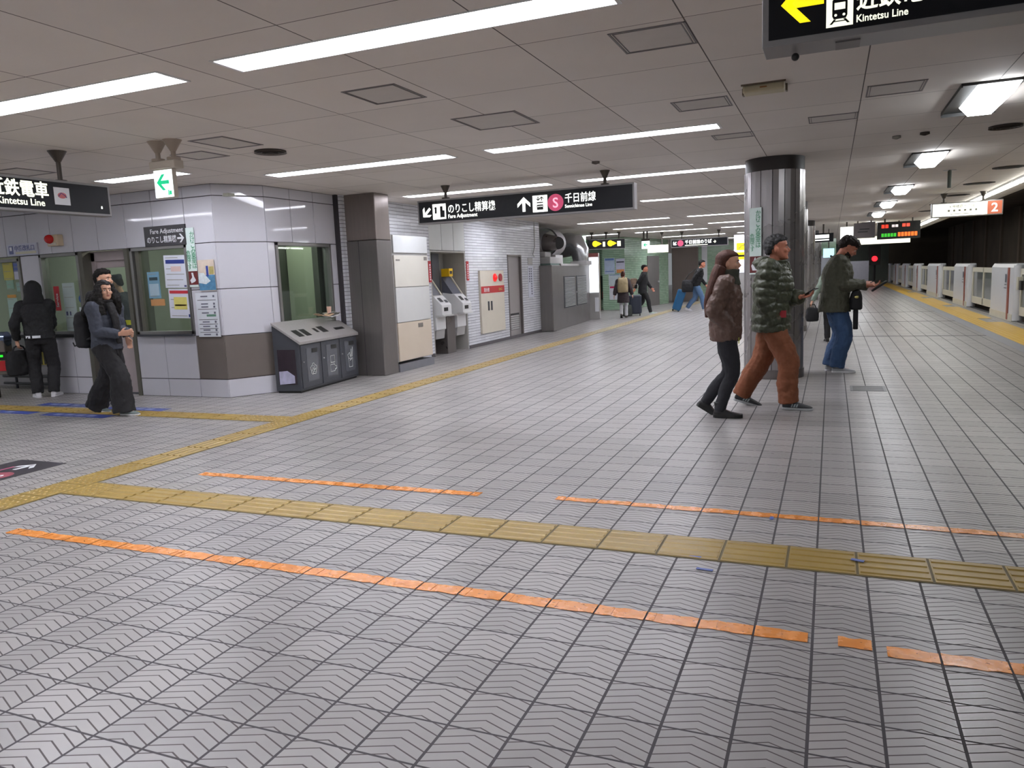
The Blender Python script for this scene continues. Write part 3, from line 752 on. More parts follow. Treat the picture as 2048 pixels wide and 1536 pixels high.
# centre sign
SCY = 10.13
zc = (2.603 + 2.305) / 2; h = 0.30; w = 3.22; xc = -4.05
t = thing('hanging_sign', 'long black sign with fare adjustment arrow and a pink S, hung over the left aisle', 'sign', (xc, SCY, zc))
f = sign_box(t, w, h, 0.16)
hanger(t, -1.19, 0.17, CZ - zc); hanger(t, 1.22, 0.17, CZ - zc)
def U(x): return x * 1.03 - xc           # measured x on the sign to its own frame
m = MB(); arrow(m, U(-5.37), -0.01, 0.17, 225); m.build('arrow', M_LITW, f)
m = MB(); arrow(m, U(-3.87), 0.0, 0.2, 90); m.build('arrow', M_LITW, f)
m = MB(); m.box(U(-5.27), U(-5.06), -0.006, -0.002, -0.115, 0.105); p = m.build('fare_pictogram', M_LITW, f)
m = MB(); m.box(U(-5.15), U(-5.08), -0.008, -0.005, -0.09, 0.01); m.box(U(-5.15), U(-5.11), -0.008, -0.005, 0.0, 0.07); m.disc((U(-5.22), -0.0075, 0.045), 0.02); m.box(U(-5.235), U(-5.205), -0.008, -0.005, -0.03, 0.03); m.build('figure', M_SBLK, p)
txt('のりこし精算機', 0.145, M_LITW, f, U(-5.03), -0.03, bold=0.006, sx=0.75)
txt('Fare Adjustment', 0.078, M_LITW, f, U(-5.03), -0.11, bold=0.01, sx=0.9)
m = MB(); m.box(U(-3.74), U(-3.53), -0.006, -0.002, -0.12, 0.105); p = m.build('lift_pictogram', M_LITW, f)
m = MB(); m.box(U(-3.68), U(-3.59), -0.008, -0.005, -0.09, -0.02); m.box(U(-3.68), U(-3.59), -0.008, -0.005, 0.0, 0.015)
arrow(m, U(-3.66), 0.06, 0.06, 270, -0.008); arrow(m, U(-3.61), 0.06, 0.06, 90, -0.008); m.build('figure', M_SBLK, p)
m = MB()
for x in (U(-3.662), U(-3.635), U(-3.608)): m.disc((x, -0.0095, -0.045), 0.009, 10)
m.build('passenger', M_LITW, p)
m = MB(); m.cyl((U(-3.415), -0.002, -0.008), (U(-3.415), -0.006, -0.008), 0.115, n=32); p = m.build('line_disc', M_LITR, f)
txt('S', 0.19, glow('lit_pink', (246, 176, 196), 1.0), p, U(-3.415), -0.075, -0.008, align='CENTER', bold=0.012)
txt('千日前線', 0.135, M_LITW, f, U(-3.285), -0.012, bold=0.01, sx=0.82)
txt('Sennichimae Line', 0.062, M_LITW, f, U(-3.285), -0.09, bold=0.012, sx=0.9)

# sign at the left edge: hangs along Y, faces the platform
t = thing('hanging_sign', 'black sign hung at the left edge by one dark pole, with a white sticker square', 'sign', (-6.75, 4.9, 2.385), PI / 2)
f = sign_box(t, 1.62, 0.265, 0.14)
hanger(t, 0.36, 0.14, CZ - 2.385, 0.085)
txt('近鉄電車', 0.155, M_LITWD, f, 0.36 - 0.19, -0.01, bold=0.02, align='RIGHT', sx=0.9)
txt('Kintetsu Line', 0.085, M_LITWD, f, 0.36 - 0.24, -0.098, bold=0.012, align='RIGHT')
m = MB(); m.box(0.22, 0.38, -0.006, -0.002, -0.075, 0.085); p = m.build('sticker', M_PAPER, f)
m = MB(); m.prism([(0.30 + 0.045 * math.cos(a), -0.008, 0.012 + 0.028 * math.sin(a)) for a in [i * PI / 8 for i in range(16)]], (0, 0.002, 0)); m.build('emblem', mat('pink_mark', (206, 116, 120), 0.5), p)
m = MB(); m.tube([(0.26, -0.008, 0.0), (0.29, -0.008, 0.035), (0.33, -0.008, 0.012), (0.345, -0.008, -0.005)], 0.004, 6); m.build('mark', mat('violet_mark', (70, 60, 120), 0.5), p)
m = MB(); m.box(0.715, 0.728, -0.006, -0.002, -0.085, -0.06); m.build('speck', M_LITW, f)

# sign near the camera at the top right
t = thing('hanging_sign', 'big black sign close overhead with a yellow arrow and train symbol', 'sign', (0.5, 3.0, 2.405), 0)
f = sign_box(t, 1.44, 0.31, 0.17, 0.022)
hanger(t, -0.45, 0.17, CZ - 2.405); hanger(t, 0.45, 0.17, CZ - 2.405)
m = MB(); arrow(m, -0.609, -0.044, 0.14, 180); m.build('arrow', M_LITY, f)
# train symbol
x0 = -0.541
m = MB(); m.box(x0 + 0.01, x0 + 0.095, -0.006, -0.002, -0.142, -0.03); p = m.build('train_pictogram', M_LITWD, f)
m = MB(); m.prism([(x0 + 0.034, -0.008, -0.118), (x0 + 0.072, -0.008, -0.118), (x0 + 0.077, -0.008, -0.108), (x0 + 0.077, -0.008, -0.058), (x0 + 0.068, -0.008, -0.046), (x0 + 0.038, -0.008, -0.046), (x0 + 0.029, -0.008, -0.058), (x0 + 0.029, -0.008, -0.108)], (0, 0.003, 0))
m.prism([(x0 + 0.034, -0.008, -0.119), (x0 + 0.042, -0.008, -0.119), (x0 + 0.029, -0.008, -0.134), (x0 + 0.021, -0.008, -0.134)], (0, 0.003, 0)); m.prism([(x0 + 0.064, -0.008, -0.119), (x0 + 0.072, -0.008, -0.119), (x0 + 0.085, -0.008, -0.134), (x0 + 0.077, -0.008, -0.134)], (0, 0.003, 0))
m.box(x0 + 0.031, x0 + 0.075, -0.008, -0.005, -0.127, -0.124); m.build('train', M_SBLK, p)
m = MB(); m.box(x0 + 0.036, x0 + 0.070, -0.0095, -0.008, -0.088, -0.066); m.disc((x0 + 0.040, -0.0095, -0.106), 0.0045, 10); m.disc((x0 + 0.066, -0.0095, -0.106), 0.0045, 10); m.build('windscreen', M_LITWD, p)
txt('近鉄電車', 0.072, M_LITWD, f, -0.437, -0.094, bold=0.02, sx=0.95)
txt('Kintetsu Line', 0.033, M_LITWD, f, -0.437, -0.137, bold=0.014, sx=0.9)
m = MB(); m.box(-0.5, -0.42, 0.05, 0.15, -0.182, -0.177); m.build('access_plate', mat('plate_dark', (112, 108, 106), 0.4), t)
m = MB(); m.ball((-0.635, 0.11, -0.195), 0.014); m.build('screw_eye', M_BLACK, t, smooth='all')

# green exit arrow lightbox with two funnel hangers
t = thing('exit_sign', 'small lit white box sign with a green arrow, on two cream funnel hangers', 'sign', (-5.68, 5.42, 2.44), 0)
CRM = mat('cream_plastic', (182, 172, 158), 0.45)
m = MB(); m.box(-0.115, 0.115, 0.0, 0.05, -0.13, 0.13); m.build('housing', CRM, t, bevel=0.004)
m = MB(); m.box(-0.11, 0.11, -0.004, 0.002, -0.125, 0.12); f = m.build('face', glow('exit_white', (240, 248, 250), 1.3), t)
m = MB(); arrow(m, -0.005, 0.01, 0.15, 180, -0.007); m.build('arrow', M_LITG, f)
m = MB(); m.box(0.05, 0.06, -0.007, -0.004, -0.11, -0.06); m.box(0.065, 0.09, -0.007, -0.004, -0.105, -0.07); m.build('running_figure', M_LITG, f)
m = MB(); m.box(-0.14, 0.17, -0.02, 0.09, 0.13, 0.20); m.build('mounting_bar', CRM, t, bevel=0.006)
for x in (-0.07, 0.12): hanger(t, x, 0.2, CZ - 2.44, 0.085, 0.03, mat('funnel_cream', (164, 150, 136), 0.45))

# platform number sign, train information board and the signs behind
t = thing('platform_sign', 'lit white platform sign ending in a brown square with a 2', 'sign', (2.59, 18.7, 2.475), 0)
f = sign_box(t, 1.26, 0.26, 0.16, 0.02, glow('platform_white', (252, 252, 236), 1.25))
m = MB(); m.box(0.37, 0.63, -0.006, -0.002, -0.13, 0.13); p = m.build('number_field', glow('lit_brown', (176, 96, 70), 0.8), f)
txt('2', 0.25, M_LITW, p, 0.50, -0.085, -0.008, align='CENTER', bold=0.012)
txt('天神橋筋六丁目', 0.075, M_INK, f, -0.1, 0.035, align='CENTER', sx=0.9)
m = MB(); m.box(-0.3, 0.1, -0.005, -0.002, -0.095, -0.085)
for i in range(6): m.box(-0.35 + i * 0.1, -0.31 + i * 0.1, -0.005, -0.002, -0.04, 0.0)
m.build('small_print', mat('grey_print', (150, 150, 140), 0.5), f)
hanger(t, -0.42, 0.14, CZ - 2.475); hanger(t, 0.30, 0.14, CZ - 2.475)
t = thing('information_board', 'dark train information board with red, green and orange lit rows', 'display', (1.97, 27.8, 2.44), 0)
m = MB(); m.box(-0.62, 0.62, 0, 0.2, -0.27, 0.27); m.build('housing', M_BLACK, t)
for nm, c, x0, x1, z0, z1, s in (('red_lamp_row', (240, 60, 40), -0.5, -0.28, 0.08, 0.19, 1.2), ('red_row', (240, 80, 60), 0.1, 0.34, 0.1, 0.2, 1.2), ('white_row', (240, 230, 230), -0.2, 0.0, 0.1, 0.18, 0.9), ('green_row', (60, 190, 50), -0.5, -0.05, -0.2, -0.09, 0.9), ('orange_row', (250, 110, 40), -0.02, 0.55, -0.2, -0.07, 1.3)):
    m = MB(); n = max(2, int((x1 - x0) / 0.09))
    for i in range(n): m.box(x0 + i * (x1 - x0) / n, x0 + (i + 0.8) * (x1 - x0) / n, -0.006, 0, z0, z1)
    m.build(nm, glow('led_' + nm, c, s), t)
m = MB()
for x in (-0.4, 0.4): m.cyl((x, 0.1, 0.27), (x, 0.1, CZ - 2.44), 0.025)
m.build('hanger', M_HANG, t)
t = thing('platform_sign', 'long lit cream sign low behind the train information board', 'sign', (1.5, 29.5, 2.2), 0)
m = MB(); m.box(-0.95, 0.95, 0, 0.15, -0.13, 0.13); m.build('face', glow('platform_cream', (252, 250, 226), 1.2), t)
m = MB()
for x in (-0.6, 0.6): m.cyl((x, 0.1, 0.12), (x, 0.1, CZ - 2.2), 0.025)
m.build('hanger', M_HANG, t)
t = thing('notice_screen', 'blank white lit screen hung above the stooping man in the olive jacket', 'display', (0.45, 28.4, 2.46), 0)
m = MB(); m.box(-0.2, 0.2, 0, 0.12, -0.24, 0.2); m.build('screen', M_LITW, t)
m = MB(); m.cyl((0, 0.06, 0.2), (0, 0.06, CZ - 2.46), 0.025); m.build('hanger', M_HANG, t)
t = thing('hanging_board', 'grey route board between the white screen and the information board', 'sign', (0.98, 28.2, 2.5), 0)
m = MB(); m.box(-0.32, 0.32, 0, 0.1, -0.25, 0.25); m.build('board', mat('lilac_grey_board', (140, 134, 140), 0.5), t)
m = MB(); m.cyl((-0.2, 0.06, 0.25), (-0.2, 0.06, CZ - 2.5), 0.02); m.cyl((0.2, 0.06, 0.25), (0.2, 0.06, CZ - 2.5), 0.02); m.build('hanger', M_HANG, t)
m = MB(); m.box(-0.15, 0.15, -0.01, 0, 0.03, 0.06); m.box(-0.2, 0.1, -0.01, 0, -0.06, -0.03); m.build('lettering', M_DKGREY, t)
t = thing('hanging_sign', 'small far black sign with a pink disc left of the white screen', 'sign', (-0.38, 28.9, 2.36), 0)
m = MB(); m.box(-0.5, 0.42, 0, 0.12, -0.15, 0.15); m.build('face', M_SBLK, t)
m = MB(); m.box(-0.22, 0.28, -0.006, 0, -0.02, 0.1); m.box(-0.22, 0.28, -0.006, 0, -0.1, -0.06); m.build('lettering', M_LITW, t)
m = MB(); m.cyl((-0.36, 0, 0), (-0.36, -0.006, 0), 0.11); m.build('line_disc', M_LITR, t)
m = MB(); m.cyl((0.1, 0.06, 0.15), (0.1, 0.06, CZ - 2.36), 0.03); m.build('hanger', M_HANG, t)
t = thing('notice_screen', 'small pale blue lit box beside the head of the stooping man', 'display', (-0.12, 33.0, 1.88), 0)
m = MB(); m.box(-0.2, 0.2, 0, 0.1, -0.18, 0.18); m.build('screen', glow('pale_blue_lit', (190, 226, 240), 1.0), t)
m = MB(); m.cyl((0, 0.06, 0.18), (0, 0.06, CZ - 1.88), 0.02); m.build('hanger', M_HANG, t)
# left aisle, far away
t = thing('hanging_sign', 'far black sign with two yellow arrow symbols before the green wall', 'sign', (-6.98, 25.2, 2.42), 0.55)
m = MB(); m.box(-0.62, 0.62, 0, 0.14, -0.15, 0.15); f = m.build('face', M_SBLK, t)
m = MB(); m.box(-0.63, 0.63, -0.004, 0.15, 0.15, 0.165); m.box(-0.63, 0.63, -0.004, 0.15, -0.165, -0.15); m.build('rail', M_SFRM, t)
for x in (-0.40, 0.12):
    m = MB(); m.cyl((x, 0, 0.02), (x, -0.006, 0.02), 0.10, n=16); m.prism([(x + 0.09, -0.006, 0.09), (x + 0.22, -0.006, 0.02), (x + 0.09, -0.006, -0.05)], (0, 0.004, 0)); m.build('arrow', M_LITY, f)
m = MB(); m.box(-0.14, -0.06, -0.006, 0, -0.08, 0.08); m.build('lettering', M_LITWD, f)
m = MB(); m.box(0.36, 0.48, -0.006, 0, -0.08, 0.09); m.build('lettering', M_LITWD, f)
for x in (-0.5, 0.0, 0.45): hanger(t, x, 0.15, CZ - 2.42)
t = thing('exit_sign', 'far tiny lit box with a teal arrow beside the lit white sign', 'sign', (-5.92, 26.3, 2.36), 0)
m = MB(); m.box(-0.13, 0.13, 0, 0.06, -0.13, 0.13); f = m.build('face', glow('exit_white', (240, 248, 250), 1.3), t)
m = MB(); arrow(m, 0, 0, 0.14, 180, -0.006); m.build('arrow', M_LITG, f)
m = MB(); m.box(-0.14, 0.14, 0, 0.07, 0.13, 0.2); m.cyl((-0.06, 0.03, 0.2), (-0.06, 0.03, CZ - 2.36), 0.03); m.cyl((0.06, 0.03, 0.2), (0.06, 0.03, CZ - 2.36), 0.03); m.build('hanger', M_HANG, t)
t = thing('hanging_sign', 'far lit white sign, two fields, in front of the dark pier', 'sign', (-5.72, 27.4, 2.24), 0.3)
m = MB(); m.box(-0.36, 0.36, 0, 0.1, -0.13, 0.13); m.build('face', glow('platform_cream', (252, 250, 226), 1.2), t)
m = MB(); m.box(-0.04, -0.01, -0.004, 0, -0.12, 0.12); m.build('divider', M_GREYP, t)
hanger(t, 0.15, 0.12, CZ - 2.24)
t = thing('hanging_sign', 'far black sign with a pink disc over the man with the blue suitcase', 'sign', (-4.39, 28.1, 2.41), 0)
f = sign_box(t, 1.96, 0.25, 0.14)
m = MB(); arrow(m, -0.86, 0, 0.15, 225); m.build('arrow', M_LITW, f)
m = MB(); m.cyl((-0.66, -0.002, 0), (-0.66, -0.006, 0), 0.11, n=20); m.build('line_disc', M_LITR, f)
txt('千日前線のりば', 0.15, M_LITW, f, -0.5, -0.03, bold=0.02, sx=0.9)
m = MB(); m.box(-0.5, 0.3, -0.005, -0.002, -0.1, -0.075); arrow(m, 0.55, 0, 0.1, 0); m.build('small_print', M_LITWD, f)
hanger(t, -0.62, 0.13, CZ - 2.41); hanger(t, 0.68, 0.13, CZ - 2.41)
t = thing('notice_lightbox', 'lit white upright box with yellow stair symbols beside the near column', 'lightbox', (-2.62, 24.5, 0), 0)
m = MB(); m.box(-0.16, 0.3, 0, 0.2, 0, 2.45); m.build('housing', M_GREYP, t)
m = MB(); m.box(-0.14, 0.28, -0.01, 0, 1.3, 2.42); f = m.build('lit_panel', glow('lightbox_lilac', (226, 228, 246), 1.1), t)
m = MB(); m.box(-0.08, 0.22, -0.016, -0.01, 1.98, 2.2); m.box(-0.08, 0.22, -0.016, -0.01, 1.7, 1.92); p = m.build('yellow_panel', M_LITY, f)
m = MB(); m.tube([(-0.03, -0.02, 2.03), (0.05, -0.02, 2.08), (0.05, -0.02, 2.12), (0.12, -0.02, 2.12), (0.17, -0.02, 2.16)], 0.012, 6); m.box(-0.05, 0.18, -0.02, -0.015, 1.78, 1.84); m.build('stair_mark', M_SBLK, p)

# ---------------------------------------------------------------- platform-side ceiling lights and fittings
def square_light(y, label, L=1.12, x=1.17):
    t = thing('platform_light', label, 'light', (x, y, CZ), 0, 'black-backed square lights over the platform')
    m = MB(); m.box(-0.24, 0.19, -L / 2, L / 2 + 0.14, -0.02, 0); m.build('back_plate', M_BLACK, t)
    m = MB(); m.prism([(-0.13, -L / 2 + 0.02, -0.02), (0.17, -L / 2 + 0.02, -0.02), (0.12, -L / 2 + 0.02, -0.10), (-0.06, -L / 2 + 0.02, -0.10)], (0, L - 0.14, 0)); m.build('diffuser', glow('platform_diffuser', (246, 250, 255), 20.0), t)
    m = MB(); m.box(-0.245, -0.235, -L / 2, L / 2 + 0.14, -0.03, 0.0); m.box(-0.245, 0.195, L / 2 + 0.13, L / 2 + 0.14, -0.05, 0); m.build('rim', M_BLACK, t)
    return t
for i, (y, l) in enumerate(((7.75, 'nearest black-backed square light over the platform'), (11.85, 'second black-backed square light over the platform'), (16.4, 'third black-backed square light over the platform'), (20.3, 'fourth black-backed square light over the platform'), (24.3, 'fifth black-backed square light over the platform'), (29.9, 'sixth black-backed square light over the platform'), (34.0, 'seventh black-backed square light over the platform'), (39.0, 'eighth black-backed square light over the platform, added to brighten its far end'), (44.5, 'ninth black-backed square light over the platform, added to brighten its far end'), (50.5, 'farthest black-backed square light over the platform, added to brighten its far end'))):  # three farthest ones added to lift the dark platform end
    square_light(y, l)
n_ = 0
for i in range(12):
    y0 = 11.4 + i * 2.62
    t = thing('strip_light', 'tube light in the line along the platform edge, number %d from the near end' % (i + 1), 'light', (3.06, y0, CZ), 0, 'strip lights along the platform edge')
    m = MB(); m.box(-0.06, 0.06, 0, 2.5, -0.035, 0); m.build('housing', M_WHITE, t)
    m = MB(); m.box(-0.05, 0.05, 0.03, 2.47, -0.075, -0.035); m.build('tube_cover', glow('strip_glow', (250, 252, 246), 14.0), t)
def vent(x, y, r, label, c=(120, 112, 106)):
    t = thing('ceiling_vent', label, 'vent', (x * K, y * K, CZ), 0, 'round vents in the ceiling')
    mt = mat('vent_metal_%d' % c[0], c, 0.45, 0.3)
    m = MB()
    for i in range(4):
        a = r * (1 - i * 0.23); m.cyl((0, 0, -0.004 - 0.008 * i), (0, 0, -0.022 - 0.004 * i), a * 0.93, a, n=32, cap=False); 
    m.build('ring', mt, t, smooth=True)
    m = MB(); m.cyl((0, 0, -0.001), (0, 0, -0.006), r * 0.98, n=32); m.build('throat', mat('vent_throat', (52, 48, 46), 0.7), t)
    return t
vent(-5.11, 6.24, 0.16, 'round ceiling vent right of the green arrow sign')
vent(1.62, 9.42, 0.16, 'dark round ceiling vent beyond the nearest platform square light', (92, 84, 78))
vent(0.88, 9.32, 0.05, 'small dark ceiling disc near the nearest platform square light', (92, 84, 78))
vent(0.62, 9.40, 0.045, 'small pale ceiling disc near the nearest platform square light', (176, 172, 166))
vent(-2.62, 9.05, 0.05, 'small ceiling disc left of the right pole of the pink S sign', (140, 132, 126))
for (x, y, w_, l) in ((2.42, 13.7, 0.22, 'nearest'), (2.42, 16.2, 0.26, 'second'), (2.42, 18.8, 0.24, 'third'), (2.4, 21.4, 0.24, 'fourth'), (2.4, 24.0, 0.24, 'fifth')):
    t = thing('sooty_vent', 'sooty oval ceiling vent by the platform strip lights, %s one' % l, 'vent', (x * K, y * K, CZ), 0, 'sooty vents along the platform')
    m = MB(); m.prism([(w_ * math.cos(a), 0.2 * math.sin(a), -0.012) for a in [2 * PI * i / 24 for i in range(24)]], (0, 0, 0.012)); m.build('soot_plate', mat('soot_plate', (50, 44, 40), 0.8, var=0.2), t)
    m = MB()
    for i in range(3): m.box(-w_ * 0.7, w_ * 0.7, -0.09 + i * 0.07, -0.06 + i * 0.07, -0.02, -0.012)
    m.build('slot', M_BLACK, t)
t = thing('ceiling_pole', 'short green-grey pole stub with a chrome crossbar hanging from the ceiling', 'pole', (1.62 * K, 13.46 * K, CZ))
m = MB(); m.cyl((0, 0, 0), (0, 0, -0.27), 0.028); m.build('stub', mat('green_grey_pole', (74, 80, 72), 0.4, 0.3), t, smooth=True)
m = MB(); m.box(-0.09, 0.09, -0.02, 0.02, -0.012, 0); m.build('flange', M_STEEL, t)
t = thing('ceiling_box', 'yellowed plastic box with two side clips on the ceiling above the walkway', 'ceiling box', (-0.48 * K, 6.10 * K, CZ))
m = MB(); m.prism([(-0.15, -0.04, 0), (0.15, -0.04, 0), (0.15, 0.10, 0), (-0.15, 0.10, 0)], (0, 0, -0.06)); m.build('casing', mat('yellowed_plastic', (190, 180, 150), 0.45, var=0.08), t, bevel=0.012)
m = MB(); m.box(-0.165, -0.15, 0.08, 0.14, -0.05, 0); m.box(0.15, 0.165, 0.08, 0.14, -0.05, 0); m.box(-0.16, 0.16, -0.06, -0.045, -0.012, 0); m.build('clip', mat('brown_clip', (104, 92, 76), 0.5), t)
m = MB(); m.box(-0.025, 0.025, -0.044, -0.039, -0.035, -0.025); m.build('label_plate', mat('amber_notice', (150, 106, 62), 0.5), t)
def hatch(x0, x1, y0, y1, label):
    t = thing('ceiling_hatch', label, 'hatch', ((x0 + x1) / 2 * K, (y0 + y1) / 2 * K, CZ), 0, 'access hatches in the ceiling')
    w_ = (x1 - x0) / 2 * K; h_ = (y1 - y0) / 2 * K
    m = MB()
    for a, b in ((w_, 0.012), (w_ - 0.022, 0.006)):
        hh = h_ - (w_ - a)
        m.box(-a, a, -hh, -hh + b, -0.004, 0); m.box(-a, a, hh - b, hh, -0.004, 0); m.box(-a, -a + b, -hh, hh, -0.004, 0); m.box(a - b, a, -hh, hh, -0.004, 0)
    m.build('frame', mat('hatch_edge', (112, 106, 106), 0.5), t)
    m = MB(); m.box(-w_ + 0.03, w_ - 0.03, -h_ + 0.03, h_ - 0.03, -0.002, 0.0); m.build('panel', mat('hatch_panel', (196, 190, 184), 0.8, var=0.03), t)
for a in ((-3.17, -2.74, 4.66, 5.12, 'square ceiling hatch under the nearest long light, wall side'), (-2.95, -2.37, 5.9, 6.48, 'square ceiling hatch midway between the two nearest rows of long lights'), (-1.18, -0.75, 4.37, 4.81, 'large outlined ceiling hatch right of the nearest long light'), (-1.21, -0.77, 6.34, 6.74, 'faint ceiling hatch by the yellowed box, nearer one'), (-1.14, -0.74, 8.1, 8.4, 'narrow ceiling hatch in front of the round column'), (-0.22, 0.2, 7.68, 8.02, 'slim ceiling hatch beyond the yellowed box, platform side'), (0.23, 0.64, 6.64, 7.06, 'faint ceiling hatch left of the nearest square platform light'), (-5.33, -4.93, 5.4, 5.93, 'ceiling hatch beside the round vent near the green arrow sign, nearer one'), (-6.01, -5.6, 5.84, 6.22, 'ceiling hatch right behind the green arrow sign hangers'), (-8.2, -7.75, 5.5, 5.95, 'ceiling hatch above the black sign at the left edge')):
    hatch(*a)

# ---------------------------------------------------------------- tactile paving strips
M_GROUT = mat('tactile_grout', (104, 92, 62), 0.6)
def tactile(name, p0, along, n, label, dots=(), w=0.3, mt=None, pitch=0.318):
    """a strip of yellow blocks; along 'x' or 'y'; bars run along the strip, dots on junction blocks"""
    ang = 0 if along == 'x' else PI / 2
    t = thing(name, label, 'tactile paving', (p0[0], p0[1], 0), ang, 'yellow tactile paving')
    m = MB(); m.box(0, n * pitch, -w / 2 - 0.012, w / 2 + 0.012, 0, 0.0025); m.build('bed', M_GROUT, t)
    m = MB()
    for i in range(n):
        a = i * pitch + 0.006; b = (i + 1) * pitch - 0.006
        m.box(a, b, -w / 2, w / 2, 0, 0.005)
    m.build('blocks', mt or M_TACT, t, bevel=0)
    bars = MB(); dd = MB()
    for i in range(n):
        a = i * pitch + 0.012; b = (i + 1) * pitch - 0.012
        if i in dots:
            for u in range(5):
                for v in range(5):
                    x = a + 0.03 + u * (b - a - 0.06) / 4; y = -w / 2 + 0.035 + v * (w - 0.07) / 4
                    dd.cyl((x, y, 0.004), (x, y, 0.010), 0.016, 0.010, 8)
        else:
            for v in range(4):
                y = -w / 2 + 0.0375 + v * 0.075
                bars.prism([(a, y - 0.016, 0.005), (a, y + 0.016, 0.005), (a, y + 0.009, 0.010), (a, y - 0.009, 0.010)], (b - a, 0, 0))
    if bars.v: bars.build('ribs', mt or M_TACT, t)
    if dd.v: dd.build('studs', mt or M_TACT, t)
    return t
tactile('tactile_strip', (-5.27, 3.91), 'x', 24, 'ochre tactile strip crossing the foreground between the orange tapes', dots=(0,))
tactile('tactile_strip', (-5.43, -0.8), 'y', 60, 'long ochre tactile strip running away past the bins along the aisle', dots=(13, 14, 15, 16, 22, 23, 24), pitch=0.3185)
tactile('tactile_strip', (-13.2, 6.66), 'x', 24, 'ochre tactile strip leading left past the walking woman to the gate', dots=(3, 22, 23))
tactile('tactile_strip', (-5.43, 18.35), 'y', 60, 'far faded tactile strip continuing down the aisle past the ventilation cabinet', mt=tactile_mat('tactile_faded', (150, 134, 90), (176, 160, 116)))
# platform-edge yellow paving
t = thing('edge_paving', 'broad bright yellow tactile band along the platform screen doors', 'tactile paving', (2.92, 8.0, 0), PI / 2)
m = MB(); m.box(0, 68, -0.33, 0.0, 0, 0.006); m.build('blocks', M_TACTY, t)
m = MB(); y = 0
gaps = [(12.0, 13.3), (18.6, 19.8), (25.0, 26.3), (31.3, 32.6)]
y0 = 0.0
for g in gaps + [(68, 68)]:
    m.box(y0, g[0], -0.64, -0.335, 0, 0.006); y0 = g[1]
m.build('outer_blocks', M_TACTY, t)
m = MB()
for i in range(400):
    a = i * 0.09
    for v in (-0.08, -0.17, -0.26): m.cyl((a + 0.03, v, 0.005), (a + 0.03, v, 0.009), 0.014, 0.009, 6)
o = m.build('studs', M_TACTY, t)
m = MB(); m.box(0, 68, 0.0, 0.22, 0, 0.003); m.build('grey_margin', mat('grey_margin', (150, 152, 160), 0.35, var=0.04), t)

# orange tape lines
def tape(x0, x1, y, label, w=0.085, pieces=None, slope=0.0, seed=0):
    r = random.Random(seed)
    t = MB(); x = x0
    while x < x1 - 0.01:
        nx = min(x1, (math.floor((x - TX) / T + 1e-4) + 1) * T + TX)
        a, b = x + (0.004 if x > x0 else 0), nx - 0.004
        n = 6
        top = [(a + (b - a) * i / n, y + slope * (a - x0) + w / 2 + r.uniform(-0.006, 0.006)) for i in range(n + 1)]
        bot = [(a + (b - a) * i / n, y + slope * (a - x0) - w / 2 + r.uniform(-0.005, 0.005)) for i in range(n + 1)]
        for i in range(n):
            z = 0.0022
            t.add([(top[i][0], top[i][1], z), (top[i + 1][0], top[i + 1][1], z), (bot[i + 1][0], bot[i + 1][1], z), (bot[i][0], bot[i][1], z)], [(0, 1, 2, 3)])
        x = nx
    cx, cy = (x0 + x1) / 2, y
    t.v = [(p[0] - cx, p[1] - cy, p[2]) for p in t.v]
    o = t.build('floor_tape', M_TAPE, None, loc=(cx, cy, 0))
    s = o.modifiers.new('s', 'SOLIDIFY'); s.thickness = 0.0015
    return tag(o, label, 'floor tape', 'orange tape lines on the floor')
tape(-4.75, -0.06, 3.035, 'long orange tape line across the nearest foreground', seed=1)
tape(0.045, 0.168, 3.04, 'short scrap of orange tape between the two nearer tape lines', 0.08, seed=2)
tape(0.215, 2.0, 3.01, 'orange tape running off the right edge beside the short scrap', seed=3)
tape(-4.63, -2.18, 4.50, 'orange tape line beyond the tactile strip, wall side', slope=0.012, seed=4)
tape(-1.65, 1.6, 4.58, 'orange tape line beyond the tactile strip, platform side', slope=-0.012, seed=5, w=0.075)
m = MB(); r_ = random.Random(3)
# blue tape scraps
for i, (x, y, l, w_, rz, lb) in enumerate(((0.14, 3.93, 0.06, 0.025, -0.3, 'blue tape scrap stuck on the yellow tactile strip'), (-0.30, 4.51, 0.02, 0.05, 0, 'tiny light blue tape scrap in the far orange tape line'), (-0.62, 3.78, 0.06, 0.015, -0.2, 'thin blue tape scrap at the edge of the tactile strip'), (-0.55, 3.62, 0.08, 0.02, -0.1, 'faint blue tape scrap on the tiles near the tactile strip'))):
    m = MB(); m.box(-l / 2, l / 2, -w_ / 2, w_ / 2, 0.0, 0.002)
    o = m.build('tape_scrap', mat('blue_tape', (86, 106, 176), 0.4), None, loc=(x, y, 0.0105 if i == 0 else 0.0036), rotz=rz); tag(o, lb, 'tape scrap', 'blue tape scraps')
# floor sign at the left
t = thing('floor_sign', 'dark floor sign sheet with a pink line and disc at the left edge', 'floor sign', (-6.46, 4.02, 0.0), PI / 2)
m = MB(); m.box(-1.1, 0.47, -0.29, 0.29, 0, 0.0025); f = m.build('sheet', mat('floor_vinyl', (62, 58, 64), 0.4, var=0.1), t)
m = MB(); m.box(-1.1, 0.25, 0.06, 0.09, 0.0025, 0.0035); m.build('pink_line', mat('pink_vinyl', (176, 84, 116), 0.4), f)
m = MB(); m.cyl((-0.02, -0.11, 0.0025), (-0.02, -0.11, 0.0035), 0.12, n=28); m.build('pink_disc', mat('pink_vinyl_dull', (160, 84, 96), 0.4), f)
def flat_txt(body, size, m_, parent, x, y, z=0.004, name='lettering', align='LEFT', bold=0.0):
    o = txt(body, size, m_, parent, 0, 0, 0, name, align, bold)
    o.data.transform(Matrix.Translation((x, y, z)) @ Matrix.Rotation(-PI / 2, 4, 'X'))
    return o
flat_txt('千日前線', 0.13, M_PAPER, f, -0.42, 0.13, bold=0.01)
